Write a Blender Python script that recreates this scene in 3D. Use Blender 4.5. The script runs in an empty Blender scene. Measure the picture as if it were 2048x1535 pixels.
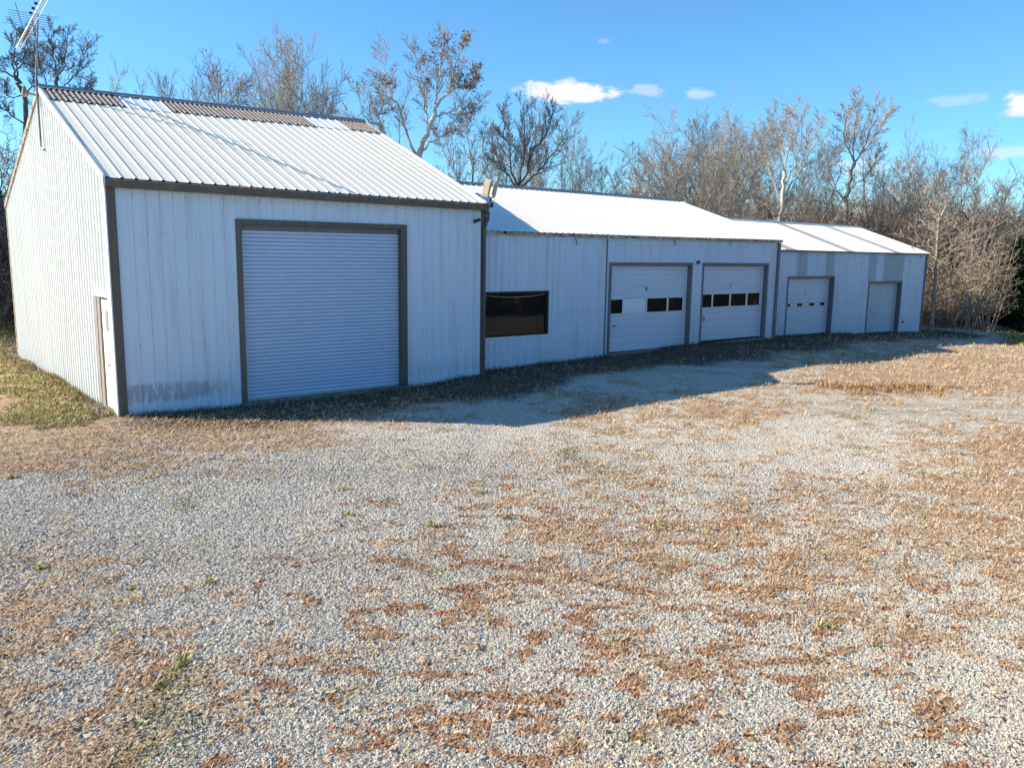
import bpy, math, random
import numpy as np
from mathutils import Matrix, Vector
random.seed(7)
sc = bpy.context.scene
C = sc.collection
R_ = math.radians

# ------------------------------------------------------------------ camera
FOC, PITCH, ROLL, CAMH = 1637.65, .1598, .015, 3.4827
cp, sp, cr, sr = math.cos(PITCH), math.sin(PITCH), math.cos(ROLL), math.sin(ROLL)
Fw = np.array([0, cp, -sp]); Rt = np.array([1., 0, 0]); Up = np.array([0, sp, cp])
R2 = cr * Rt + sr * Up; U2 = -sr * Rt + cr * Up
CP = np.array([0, 0, CAMH])
cam = bpy.data.cameras.new('camera'); cam.lens = FOC / 2048 * 36; cam.sensor_width = 36
cam.clip_start = .1; cam.clip_end = 5000
co = bpy.data.objects.new('camera', cam); C.objects.link(co)
m = Matrix.Identity(4)
for i in range(3):
    m[i][0] = R2[i]; m[i][1] = U2[i]; m[i][2] = -Fw[i]; m[i][3] = CP[i]
co.matrix_world = m
sc.camera = co

# ------------------------------------------------------------------ light and sky
SUN = Vector((-.8636, .0156, .5040)).normalized()
SUN_EL, SUN_AZ = math.asin(SUN.z), math.atan2(SUN.x, SUN.y)
w = bpy.data.worlds.new('World'); sc.world = w; w.use_nodes = True
nt = w.node_tree; N = nt.nodes; L = nt.links; N.clear()
def wn(t, **k):
    n = N.new(t)
    for a, b in k.items(): setattr(n, a, b)
    return n
def wm(op, a, b=None, c=None):
    n = wn('ShaderNodeMath', operation=op)
    for i, v in enumerate((a, b, c)):
        if v is None: continue
        if isinstance(v, (int, float)): n.inputs[i].default_value = v
        else: L.new(v, n.inputs[i])
    return n.outputs[0]
sky = wn('ShaderNodeTexSky', sky_type='NISHITA', sun_disc=False, sun_elevation=SUN_EL, sun_rotation=SUN_AZ,
         altitude=200, air_density=1.0, dust_density=.3, ozone_density=2.0)
hs = wn('ShaderNodeMix', data_type='RGBA', blend_type='MULTIPLY'); hs.inputs[0].default_value = 1; hs.inputs[7].default_value = (.61, 1.09, 1.42, 1)
L.new(sky.outputs[0], hs.inputs[6])
tc = wn('ShaderNodeTexCoord'); sx = wn('ShaderNodeSeparateXYZ'); L.new(tc.outputs['Generated'], sx.inputs[0])
az = wm('ARCTAN2', sx.outputs[0], sx.outputs[1]); el = wm('ARCSINE', sx.outputs[2])
nz = wn('ShaderNodeTexNoise'); nz.inputs['Scale'].default_value = 42; nz.inputs['Detail'].default_value = 6; nz.inputs['Roughness'].default_value = .6
mp = wn('ShaderNodeMapping'); mp.inputs['Scale'].default_value = (1, 1, 2.2); L.new(tc.outputs['Generated'], mp.inputs[0]); L.new(mp.outputs[0], nz.inputs['Vector'])
nzv = wm('SUBTRACT', nz.outputs[0], .5)
clouds = [(.0615, .1825, .060, .0135, 1.0), (.1492, .1845, .024, .0075, .38), (.2088, .1794, .018, .0065, .4), (.0986, .2364, .009, .004, .18),
          (.537, .1533, .019, .0150, .95), (.4697, .1612, .033, .0060, .25), (.5243, .1073, .034, .0075, .4), (.3904, .0966, .030, .012, .35)]
tot = None
for a0, e0, wa, we, st in clouds:
    da = wm('DIVIDE', wm('SUBTRACT', az, a0), wa); de = wm('DIVIDE', wm('SUBTRACT', el, e0), we)
    r2 = wm('SQRT', wm('ADD', wm('MULTIPLY', da, da), wm('MULTIPLY', de, de)))
    v = wm('SUBTRACT', wm('MULTIPLY_ADD', nzv, 2.2, 1.0), r2)
    mr = wn('ShaderNodeMapRange', interpolation_type='SMOOTHSTEP')
    L.new(v, mr.inputs[0]); mr.inputs[1].default_value = -.12; mr.inputs[2].default_value = .55; mr.inputs[3].default_value = 0; mr.inputs[4].default_value = st
    tot = mr.outputs[0] if tot is None else wm('MAXIMUM', tot, mr.outputs[0])
mx = wn('ShaderNodeMix', data_type='RGBA'); L.new(tot, mx.inputs[0]); L.new(hs.outputs[2], mx.inputs[6])
mx.inputs[7].default_value = (6.6, 6.5, 6.5, 1)
bg = wn('ShaderNodeBackground'); L.new(mx.outputs[2], bg.inputs[0]); bg.inputs[1].default_value = .089
ow = wn('ShaderNodeOutputWorld'); L.new(bg.outputs[0], ow.inputs[0])
sl = bpy.data.lights.new('sun', 'SUN'); sl.energy = 5.0; sl.angle = R_(.53); sl.color = (1, .885, .70)
so = bpy.data.objects.new('sun', sl); C.objects.link(so); so.rotation_mode = 'QUATERNION'
so.rotation_quaternion = SUN.to_track_quat('Z', 'Y'); so.location = (-60, 20, 60)
sc.view_settings.view_transform = 'Standard'; sc.view_settings.look = 'None'
sc.view_settings.exposure = .80; sc.view_settings.gamma = 1
sc.render.engine = 'CYCLES'; sc.cycles.max_bounces = 6

# ------------------------------------------------------------------ helpers
def project(x, y, z):
    dx, dy, dz = x - CP[0], y - CP[1], z - CP[2]
    d = dx * Fw[0] + dy * Fw[1] + dz * Fw[2]
    d = np.where(d < .3, .3, d)
    return 1024 + FOC * (dx * R2[0] + dy * R2[1] + dz * R2[2]) / d, 767.5 - FOC * (dx * U2[0] + dy * U2[1] + dz * U2[2]) / d
def at(u, v, Y):
    d = Fw + R2 * (u - 1024) / FOC - U2 * (v - 767.5) / FOC
    return CP + d * (Y / d[1])
class Frame:
    def __init__(s, deg, O):
        a = R_(deg); s.t = np.array([math.sin(a), math.cos(a)]); s.n = np.array([-math.cos(a), math.sin(a)]); s.O = np.array(O, float)
    def __call__(s, a, d, z):
        q = s.O + s.t * a + s.n * d; return (q[0], q[1], z)
F1 = Frame(52.201, (-8.1046, 16.6491)); W1, D1, RK1 = 9.14, 15.04, 6.73
F2 = Frame(51.793, F1.O + F1.t * W1 + F1.n * .5983); W2, D2, RK2 = 14.362, 10.28, 5.14
F3 = Frame(52.137, F2.O + F2.t * W2 + F2.n * 1.0171); W3, D3, RK3 = 13.8425, 7.54, 3.77

_rs = np.random.RandomState(3); LAT = _rs.rand(256, 256)
def vnoise(x, y, s, sd=0):
    x = np.asarray(x) * s + 17.3 * sd + 1000; y = np.asarray(y) * s + 7.9 * sd + 1000
    xi = np.floor(x).astype(int); yi = np.floor(y).astype(int); fx = x - xi; fy = y - yi
    fx = fx * fx * (3 - 2 * fx); fy = fy * fy * (3 - 2 * fy)
    g = lambda a, b: LAT[a % 256, b % 256]
    return (g(xi, yi) * (1 - fx) + g(xi + 1, yi) * fx) * (1 - fy) + (g(xi, yi + 1) * (1 - fx) + g(xi + 1, yi + 1) * fx) * fy
def fbm(x, y, s, o=4, sd=0, r=.55):
    t = 0; a = 1; n = 0
    for i in range(o):
        t = t + a * vnoise(x, y, s * 2 ** i, sd + i * 3); n += a; a *= r
    return t / n
_qx = _rs.rand(20000) * 60; _qy = _rs.rand(20000) * 60
def unif(x, y, s, o, sd, r=.55):
    ref = np.sort(fbm(_qx, _qy, s, o, sd, r)); v = fbm(x, y, s, o, sd, r)
    return np.interp(v, ref, np.linspace(0, 1, len(ref)))

# terrain height: low relief measured along the wall bases
ctrl = []
def cpt(F, a, d, z, wgt=1.): ctrl.append((*F(a, d, 0)[:2], z, wgt))
cpt(F1, 0, 0, -.01); cpt(F1, 2.6, 0, -.05); cpt(F1, 4.6, 0, -.05); cpt(F1, 6.8, 0, .0); cpt(F1, 9.2, 0, .12)
cpt(F1, -.3, 5, -.1); cpt(F1, -.3, 10, -.25); cpt(F1, -.2, 15, -.42); cpt(F1, -2, 20, -.5)
cpt(F2, .5, 0, .16); cpt(F2, 3, 0, .2); cpt(F2, 5.4, 0, .22); cpt(F2, 9.6, 0, .36); cpt(F2, 14.3, 0, .31)
cpt(F3, 2, 0, .2); cpt(F3, 5.7, 0, .12); cpt(F3, 8.6, 0, .0); cpt(F3, 11.6, 0, -.1); cpt(F3, 13.9, 0, -.2); cpt(F3, 13.9, 4, -.3)
cpt(F3, 14, -5, -.38); cpt(F3, 8, -6, -.15); cpt(F2, 14, -5, -.05); cpt(F2, 7, -5, .05); cpt(F1, 7, -5, -.02); cpt(F1, 2, -4, 0)
cpt(F3, 22, -4, -.6); cpt(F3, 20, 6, -.5); cpt(F3, 30, 0, -.8)
for x_, y_ in [(-3, 5), (0, 5), (3, 5), (-5, 9), (0, 9), (5, 9), (0, 13), (5, 15), (8, 12), (-9, 12), (-12, 20), (11, 20), (-6, 0), (6, 0), (14, 14)]: ctrl.append((x_, y_, 0, 1.))
CT = np.array(ctrl)
def terrain(x, y):
    x = np.asarray(x, float); y = np.asarray(y, float)
    sh = x.shape; X = x.ravel(); Y = y.ravel(); out = np.zeros(X.shape)
    for i in range(0, len(X), 100000):
        d2 = (X[i:i+100000, None] - CT[:, 0]) ** 2 + (Y[i:i+100000, None] - CT[:, 1]) ** 2 + .3
        ww = CT[:, 3] / d2 ** 1.5
        out[i:i+100000] = (ww * CT[:, 2]).sum(1) / ww.sum(1)
    r = np.hypot(X, Y - 20)
    out = out + .05 * (fbm(X, Y, .12, 3, 5) - .5) * np.clip((r - 8) / 20, 0, 1) + np.clip(r - 70, 0, None) * .004
    return out.reshape(sh)
def gz(x, y): return float(terrain(np.array([x]), np.array([y]))[0])

class MB:
    def __init__(s): s.v = []; s.f = []; s.n = 0
    def add(s, v, f):
        s.v.extend([tuple(p) for p in v]); s.f.extend([tuple(i + s.n for i in q) for q in f]); s.n += len(v)
    def quad(s, a, b, c, d): s.add([a, b, c, d], [(0, 1, 2, 3)])
    def box(s, F, a0, a1, d0, d1, z0, z1, z0b=None, z1b=None):
        z0b = z0 if z0b is None else z0b; z1b = z1 if z1b is None else z1b
        s.add([F(a0, d0, z0), F(a1, d0, z0b), F(a1, d1, z0b), F(a0, d1, z0), F(a0, d0, z1), F(a1, d0, z1b), F(a1, d1, z1b), F(a0, d1, z1)],
              [(0, 1, 5, 4), (1, 2, 6, 5), (2, 3, 7, 6), (3, 0, 4, 7), (4, 5, 6, 7), (3, 2, 1, 0)])
    def obox(s, c, ax, ay, az_, hx, hy, hz):
        c = np.array(c); ax = np.array(ax) * hx; ay = np.array(ay) * hy; az_ = np.array(az_) * hz
        s.add([c + i * ax + j * ay + k * az_ for k in (-1, 1) for i, j in ((-1, -1), (1, -1), (1, 1), (-1, 1))],
              [(0, 1, 5, 4), (1, 2, 6, 5), (2, 3, 7, 6), (3, 0, 4, 7), (4, 5, 6, 7), (3, 2, 1, 0)])
    def tube(s, P, r, n=8, cap=True):
        P = np.array(P, float); k = len(P); r = np.broadcast_to(np.array(r, float), (k,))
        T = np.gradient(P, axis=0); T /= np.linalg.norm(T, axis=1)[:, None] + 1e-12
        ref = np.array([0, 0, 1.]) if abs(T[0][2]) < .8 else np.array([1., 0, 0])
        A = np.cross(T, ref); A /= np.linalg.norm(A, axis=1)[:, None] + 1e-12; B = np.cross(T, A)
        an = np.arange(n) * 2 * math.pi / n
        V = P[:, None] + r[:, None, None] * (np.cos(an)[None, :, None] * A[:, None] + np.sin(an)[None, :, None] * B[:, None])
        f = [(i * n + j, i * n + (j + 1) % n, (i + 1) * n + (j + 1) % n, (i + 1) * n + j) for i in range(k - 1) for j in range(n)]
        if cap: f += [tuple(range(n))[::-1], tuple((k - 1) * n + j for j in range(n))]
        s.add(V.reshape(-1, 3), f)
    def build(s, name, mat, parent=None, smooth=False):
        me = bpy.data.meshes.new(name)
        off = np.array(parent_loc(parent))
        me.from_pydata([tuple(np.array(p) - off) for p in s.v], [], s.f)
        me.materials.append(mat)
        if smooth: me.polygons.foreach_set('use_smooth', [True] * len(me.polygons))
        o = bpy.data.objects.new(name, me); C.objects.link(o)
        if parent: o.parent = parent
        return o
def parent_loc(p):
    t = Vector((0, 0, 0))
    while p is not None: t = t + p.location; p = p.parent
    return t
def tag(o, label=None, cat=None, group=None, kind=None):
    if label: o['label'] = label
    if cat: o['category'] = cat
    if group: o['group'] = group
    if kind: o['kind'] = kind
    return o
def thing(name, loc, label, cat, group=None):
    o = bpy.data.objects.new(name, None); C.objects.link(o); o.location = loc; o.empty_display_size = .3
    return tag(o, label, cat, group)
def fastmesh(name, V, loops, nper, mat, cols=None, smooth=False):
    """V (n,3) floats, loops flat int array of polygons with nper corners"""
    me = bpy.data.meshes.new(name); nf = len(loops) // nper
    me.vertices.add(len(V)); me.vertices.foreach_set('co', np.ascontiguousarray(V, np.float32).ravel())
    me.loops.add(len(loops)); me.loops.foreach_set('vertex_index', np.ascontiguousarray(loops, np.int32))
    me.polygons.add(nf); me.polygons.foreach_set('loop_start', np.arange(0, nf * nper, nper, dtype=np.int32))
    try: me.polygons.foreach_set('loop_total', np.full(nf, nper, np.int32))
    except Exception: pass
    if cols is not None:
        at_ = me.color_attributes.new('Col', 'FLOAT_COLOR', 'POINT'); at_.data.foreach_set('color', np.ascontiguousarray(cols, np.float32).ravel())
    me.materials.append(mat); me.update(calc_edges=True)
    me.polygons.foreach_set('use_smooth', np.full(nf, smooth, bool))
    return me

# ------------------------------------------------------------------ materials
class Mat:
    def __init__(s, name, rough=.5, metal=0, spec=.5):
        s.m = bpy.data.materials.new(name); s.m.use_nodes = True; s.t = s.m.node_tree; s.N = s.t.nodes; s.L = s.t.links
        s.b = s.N['Principled BSDF']; s.b.inputs['Roughness'].default_value = rough; s.b.inputs['Metallic'].default_value = metal
        s.b.inputs['Specular IOR Level'].default_value = spec
        s.tc = s.N.new('ShaderNodeTexCoord')
    def noise(s, scale, detail=4, rough=.55, vec=None, stretch=None, coord='Object', dist=0):
        n = s.N.new('ShaderNodeTexNoise'); n.inputs['Scale'].default_value = scale; n.inputs['Detail'].default_value = detail; n.inputs['Roughness'].default_value = rough
        n.inputs['Distortion'].default_value = dist
        v = vec or s.tc.outputs[coord]
        if stretch:
            mp = s.N.new('ShaderNodeMapping'); mp.inputs['Scale'].default_value = stretch; s.L.new(v, mp.inputs[0]); v = mp.outputs[0]
        s.L.new(v, n.inputs['Vector']); return n.outputs[0]
    def vor(s, scale, out='Distance', feature='F1', coord='Object'):
        n = s.N.new('ShaderNodeTexVoronoi'); n.feature = feature; n.inputs['Scale'].default_value = scale
        s.L.new(s.tc.outputs[coord], n.inputs['Vector']); return n.outputs[out]
    def ramp(s, f, stops):
        r = s.N.new('ShaderNodeValToRGB'); s.L.new(f, r.inputs[0]); e = r.color_ramp.elements
        while len(e) < len(stops): e.new(.5)
        for k, (p, c) in zip(e, stops): k.position = p; k.color = (*c, 1) if len(c) == 3 else c
        return r.outputs[0]
    def mix(s, f, a, b, mode='MIX'):
        n = s.N.new('ShaderNodeMix'); n.data_type = 'RGBA'; n.blend_type = mode
        for i, v in ((0, f), (6, a), (7, b)):
            if isinstance(v, (int, float)): n.inputs[i].default_value = v
            elif isinstance(v, tuple): n.inputs[i].default_value = (*v, 1)
            else: s.L.new(v, n.inputs[i])
        return n.outputs[2]
    def math(s, op, a, b=None):
        n = s.N.new('ShaderNodeMath'); n.operation = op
        for i, v in enumerate((a, b)):
            if v is None: continue
            if isinstance(v, (int, float)): n.inputs[i].default_value = v
            else: s.L.new(v, n.inputs[i])
        return n.outputs[0]
    def rng(s, f, a, b, c=0, d=1):
        n = s.N.new('ShaderNodeMapRange'); s.L.new(f, n.inputs[0])
        for i, v in enumerate((a, b, c, d)): n.inputs[i + 1].default_value = v
        return n.outputs[0]
    def col(s, c):
        if isinstance(c, tuple): s.b.inputs['Base Color'].default_value = (*c, 1)
        else: s.L.new(c, s.b.inputs['Base Color'])
        return s
    def bump(s, h, strength=.3, dist=.01):
        n = s.N.new('ShaderNodeBump'); n.inputs['Strength'].default_value = strength; n.inputs['Distance'].default_value = dist
        s.L.new(h, n.inputs['Height']); s.L.new(n.outputs[0], s.b.inputs['Normal']); return s
def painted(name, c, rough=.45, var=.10, streak=.08, spec=.25, dirt=(.32, .29, .24), metal=0):
    M = Mat(name, rough, metal, spec)
    n1 = M.noise(.8, 5); n2 = M.noise(3, 5, stretch=(2.2, 2.2, .12)); n3 = M.noise(45, 2)
    k = M.mix(M.rng(n1, .35, .75, 0, var * 2), c, tuple(x * .82 for x in c))
    k = M.mix(M.rng(n2, .5, .8, 0, streak * 3), k, dirt)
    k = M.mix(M.rng(n3, .62, .75, 0, .12), k, tuple(x * .6 for x in c))
    M.col(k); M.bump(M.noise(2.5, 3), .12, .02); M.L.new(M.rng(n1, .3, .7, rough - .08, rough + .12), M.b.inputs['Roughness'])
    return M
SHADED_WHITE = (.56, .68, .81)  # wall paint with the blue of the shade mixed in; gable stays plain white
m_wall = painted('shade tinted white steel siding', SHADED_WHITE, var=.13, streak=.13).m
Mw = painted('shade tinted white siding with mildew at the foot', SHADED_WHITE, var=.13, streak=.13)
dn = Mw.N.new('ShaderNodeVectorMath'); dn.operation = 'DOT_PRODUCT'; Mw.L.new(Mw.tc.outputs['Object'], dn.inputs[0]); dn.inputs[1].default_value = (F1.t[0], F1.t[1], 0)
sz = Mw.N.new('ShaderNodeSeparateXYZ'); Mw.L.new(Mw.tc.outputs['Object'], sz.inputs[0])
zc = Mw.math('ABSOLUTE', Mw.math('SUBTRACT', sz.outputs[2], .42)); zf = Mw.rng(zc, .05, .24, 1, 0)
sf = Mw.rng(dn.outputs['Value'], .7, 2.3, 1, 0)
mf = Mw.math('MULTIPLY', Mw.math('MULTIPLY', zf, Mw.math('ADD', sf, .12)), Mw.rng(Mw.noise(5, 5, .7, stretch=(2.6, 2.6, .45)), .42, .60, 0, 1.5))
base = Mw.b.inputs['Base Color'].links[0].from_socket
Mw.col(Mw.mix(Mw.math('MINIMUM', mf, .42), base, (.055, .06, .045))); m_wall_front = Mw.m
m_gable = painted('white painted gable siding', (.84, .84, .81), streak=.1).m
m_roofg = painted('pale galvanised roof sheet', (.88, .82, .70), rough=.75, streak=.02, spec=.1).m
m_roofw = painted('white roof sheet', (.80, .775, .73), rough=.6, streak=.03, spec=.15).m
m_roofw2 = painted('bluish white roof sheet', (.80, .84, .86), rough=.5, streak=.02).m
Mb = Mat('weathered brown fibreglass panel', .8); Mb.col(Mb.ramp(Mb.noise(6, 6, .7, stretch=(3, 3, 1)), [(.3, (.10, .085, .078)), (.5, (.20, .17, .155)), (.7, (.46, .41, .37))])); m_brown = Mb.m
m_greyp = painted('grey translucent panel', (.34, .33, .32), streak=.1).m
m_greyw = painted('dull lavender wall panel', (.38, .45, .53), streak=.12).m
m_trim = painted('dark bronze trim', (.105, .095, .082), rough=.45).m
m_trimg = painted('blue grey frame paint', (.15, .16, .18), rough=.5).m
m_trimw = painted('white trim', (.8, .79, .77)).m
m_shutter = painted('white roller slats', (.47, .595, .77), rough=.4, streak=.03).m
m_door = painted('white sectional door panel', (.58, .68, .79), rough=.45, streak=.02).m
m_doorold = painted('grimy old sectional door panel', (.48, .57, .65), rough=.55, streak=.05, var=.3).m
m_board = painted('white replacement panel', (.74, .79, .86), streak=.01, var=.03).m
Mg = Mat('dark window glass', .03, 0, .25); Mg.col((.012, .012, .012)); m_glass = Mg.m
m_black = Mat('black rubber', .7).col((.02, .02, .02)).m
Mr = Mat('rusty worn gutter metal', .7); Mr.col(Mr.ramp(Mr.noise(4, 6, .7), [(.35, (.10, .07, .05)), (.5, (.32, .26, .20)), (.65, (.5, .46, .4))])); m_rust = Mr.m
m_galv = Mat('galvanised metal', .45, .7).col((.42, .43, .44)).m
m_ant = Mat('pale aluminium', .5, .3).col((.72, .70, .64)).m
m_antd = Mat('dull dark aluminium', .5, .3).col((.22, .24, .26)).m
m_tan = Mat('yellowed lamp housing', .6).col((.48, .41, .28)).m
m_lens = Mat('frosted lamp lens', .25).col((.55, .54, .50)).m
Mwd = Mat('weathered timber', .85); Mwd.col(Mwd.ramp(Mwd.noise(8, 6, .7, stretch=(3, 3, .4)), [(.3, (.14, .12, .10)), (.6, (.36, .33, .29))])); m_wood = Mwd.m
Mc = Mat('stained concrete', .9); Mc.col(Mc.ramp(Mc.noise(5, 6, .7), [(.3, (.13, .125, .115)), (.7, (.32, .31, .29))])); Mc.bump(Mc.noise(30, 4), .4, .01); m_conc = Mc.m
def bark(name, a, b, sc_=3):
    M = Mat(name, .9, 0, .2); M.col(M.ramp(M.noise(sc_, 4, .7), [(.32, a), (.62, b)])); return M.m
b_dark = bark('dark grey bark', (.055, .05, .048), (.15, .135, .125))
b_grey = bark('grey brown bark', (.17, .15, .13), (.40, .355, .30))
b_pale = bark('pale sycamore bark', (.34, .31, .27), (.66, .62, .56), 1.5)
b_tan = bark('tan sapling bark', (.20, .155, .115), (.44, .355, .265))
b_brown = bark('brown twig bark', (.18, .14, .11), (.42, .33, .25))
def vcol(name, rough=.9, spec=.15, trans=0):
    M = Mat(name, rough, 0, spec); a = M.N.new('ShaderNodeAttribute'); a.attribute_name = 'Col'; M.L.new(a.outputs['Color'], M.b.inputs['Base Color']); return M.m
m_leaf = vcol('dry leaves'); m_straw = vcol('dead grass blades'); m_green = vcol('evergreen foliage'); m_stone = vcol('crushed limestone')

# ground: one sheet, covers driven by a point attribute (R straw, G red brown cover, B green, A bare dirt)
G = Mat('gravel yard with dead grass', .95, 0, .15)
ga = G.N.new('ShaderNodeAttribute'); ga.attribute_name = 'Col'; gs = G.N.new('ShaderNodeSeparateColor'); G.L.new(ga.outputs['Color'], gs.inputs[0])
vc = G.N.new('ShaderNodeTexVoronoi'); vc.inputs['Scale'].default_value = 62; G.L.new(G.tc.outputs['Object'], vc.inputs['Vector'])
vs = G.N.new('ShaderNodeSeparateColor'); G.L.new(vc.outputs['Color'], vs.inputs[0])
grav = G.ramp(vs.outputs[0], [(0, (.15, .13, .105)), (.2, (.45, .41, .34)), (.8, (.62, .565, .475)), (1, (.78, .72, .62))])
vc2 = G.N.new('ShaderNodeTexVoronoi'); vc2.inputs['Scale'].default_value = 17; G.L.new(G.tc.outputs['Object'], vc2.inputs['Vector'])
vs2 = G.N.new('ShaderNodeSeparateColor'); G.L.new(vc2.outputs['Color'], vs2.inputs[0])
grav = G.mix(.35, grav, G.ramp(vs2.outputs[1], [(0, (.40, .36, .30)), (1, (.66, .60, .505))]))
grav = G.mix(G.rng(G.noise(.7, 5), .4, .7, 0, .3), grav, (.52, .47, .39))
tm = G.N.new('ShaderNodeMapping'); tm.inputs['Rotation'].default_value = (0, 0, -math.atan2(F1.t[1], F1.t[0]) - .12); tm.inputs['Scale'].default_value = (.05, .75, 1); G.L.new(G.tc.outputs['Object'], tm.inputs[0])
trk = G.noise(1.0, 3, .5, vec=tm.outputs[0])
grav = G.mix(G.rng(trk, .50, .60, 0, .38), grav, (.56, .53, .47)); grav = G.mix(G.rng(trk, .47, .38, 0, .35), grav, (.30, .275, .235))
strw = G.ramp(G.noise(55, 6, .75), [(.28, (.14, .085, .05)), (.45, (.42, .29, .18)), (.62, (.64, .48, .32)), (.8, (.76, .62, .45))])
strw = G.mix(G.rng(G.noise(4, 4), .45, .7, 0, .45), strw, (.22, .14, .085))
redc = G.ramp(G.noise(90, 5, .75), [(.3, (.16, .08, .04)), (.55, (.38, .21, .11)), (.75, (.58, .40, .25))])
grn = G.ramp(G.noise(50, 5, .75), [(.3, (.05, .06, .015)), (.55, (.17, .19, .05)), (.75, (.33, .30, .12))])
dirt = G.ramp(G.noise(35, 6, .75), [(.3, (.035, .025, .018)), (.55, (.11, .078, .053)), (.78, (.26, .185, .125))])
nb = G.rng(G.noise(22, 5, .75), .32, .68, -.5, .5)
def msk(ch): return G.rng(G.math('ADD', ch, nb), .35, .65, 0, 1)
k = G.mix(G.math('MULTIPLY', msk(G.math('SUBTRACT', gs.outputs[0], .12)), .85), grav, strw)
k = G.mix(G.math('MULTIPLY', msk(G.math('SUBTRACT', gs.outputs[1], .15)), .9), k, redc)
k = G.mix(msk(gs.outputs[2]), k, grn)
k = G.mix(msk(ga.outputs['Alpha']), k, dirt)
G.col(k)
hh = G.math('ADD', G.math('MULTIPLY', vc.outputs['Distance'], -1.0), G.noise(60, 4, .7))
G.bump(hh, .9, .012)
m_ground = G.m

# ------------------------------------------------------------------ ground cover maps
CU = np.linspace(0, 2048, 15); CV = np.array([640, 700, 760, 820, 880, 940, 1000, 1080, 1160, 1240, 1320, 1400, 1480, 1540.])
TS = np.array([
 [.5,.5,.5,.3,.3,.3,.3,.3,.3,.3,.3,.4,.7,.5,.2],
 [.7,.7,.5,.3,.3,.3,.3,.3,.3,.2,.2,.6,.8,.93,.93],
 [.8,.7,.6,.4,.4,.4,.35,.3,.2,.05,.03,.7,.93,.93,.9],
 [.97,.97,.95,.95,.92,.7,.15,.02,.75,.85,.75,.3,.15,.1,.1],
 [.99,.99,.99,.97,.88,.25,.02,.05,.3,.25,.15,.08,.12,.6,.9],
 [.93,.8,.4,.08,.0,.0,.02,.12,.28,.3,.25,.25,.35,.6,.75],
 [.1,.02,.0,.0,.0,.03,.12,.35,.5,.5,.45,.45,.6,.72,.8],
 [.1,.08,.03,.0,.06,.25,.35,.42,.5,.55,.55,.55,.62,.7,.72],
 [.3,.38,.25,.18,.12,.2,.28,.42,.4,.4,.45,.5,.5,.55,.58],
 [.5,.45,.33,.15,.15,.15,.16,.25,.22,.3,.35,.35,.35,.38,.45],
 [.6,.55,.42,.28,.2,.12,.12,.15,.12,.16,.2,.22,.22,.2,.24],
 [.62,.6,.5,.35,.15,.1,.08,.1,.1,.1,.12,.12,.1,.1,.1],
 [.62,.62,.58,.4,.12,.08,.1,.1,.08,.08,.1,.1,.08,.08,.08],
 [.62,.62,.58,.4,.12,.08,.1,.1,.08,.08,.1,.1,.08,.08,.08]])
TR = np.zeros_like(TS)
TR[4, 12:] = .04; TR[5, 7:] = .08; TR[6, 5:] = .11; TR[7] = [0,0,0,.02,.05,.14,.16,.16,.16,.14,.1,.08,.06,.04,.04]
TR[8] = [.02,.02,.02,.05,.1,.2,.2,.2,.22,.22,.16,.1,.08,.05,.05]; TR[9] = [.04,.05,.05,.12,.16,.18,.2,.22,.24,.22,.16,.12,.1,.08,.05]
TR[10] = [.06,.06,.12,.16,.16,.18,.2,.22,.24,.26,.26,.22,.16,.12,.08]; TR[11] = [.06,.06,.12,.16,.2,.2,.2,.2,.22,.24,.24,.22,.18,.14,.14]
TR[7:, 6:] *= 1.25; TR[7:10, 9:] += .06
TR[12] = TR[13] = [.06,.06,.1,.14,.2,.2,.22,.22,.22,.22,.2,.2,.2,.2,.2]
def table(T, u, v):
    u = np.clip(u, 0, 2047.9); v = np.clip(v, 640, 1539.9)
    i = np.clip(np.searchsorted(CU, u, side='right') - 1, 0, 13); j = np.clip(np.searchsorted(CV, v, side='right') - 1, 0, 12)
    fu = (u - CU[i]) / (CU[i + 1] - CU[i]); fv = (v - CV[j]) / (CV[j + 1] - CV[j])
    return (T[j, i] * (1 - fu) + T[j, i + 1] * fu) * (1 - fv) + (T[j + 1, i] * (1 - fu) + T[j + 1, i + 1] * fu) * fv
def sig(x): return 1 / (1 + np.exp(-np.clip(x, -30, 30)))
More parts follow.
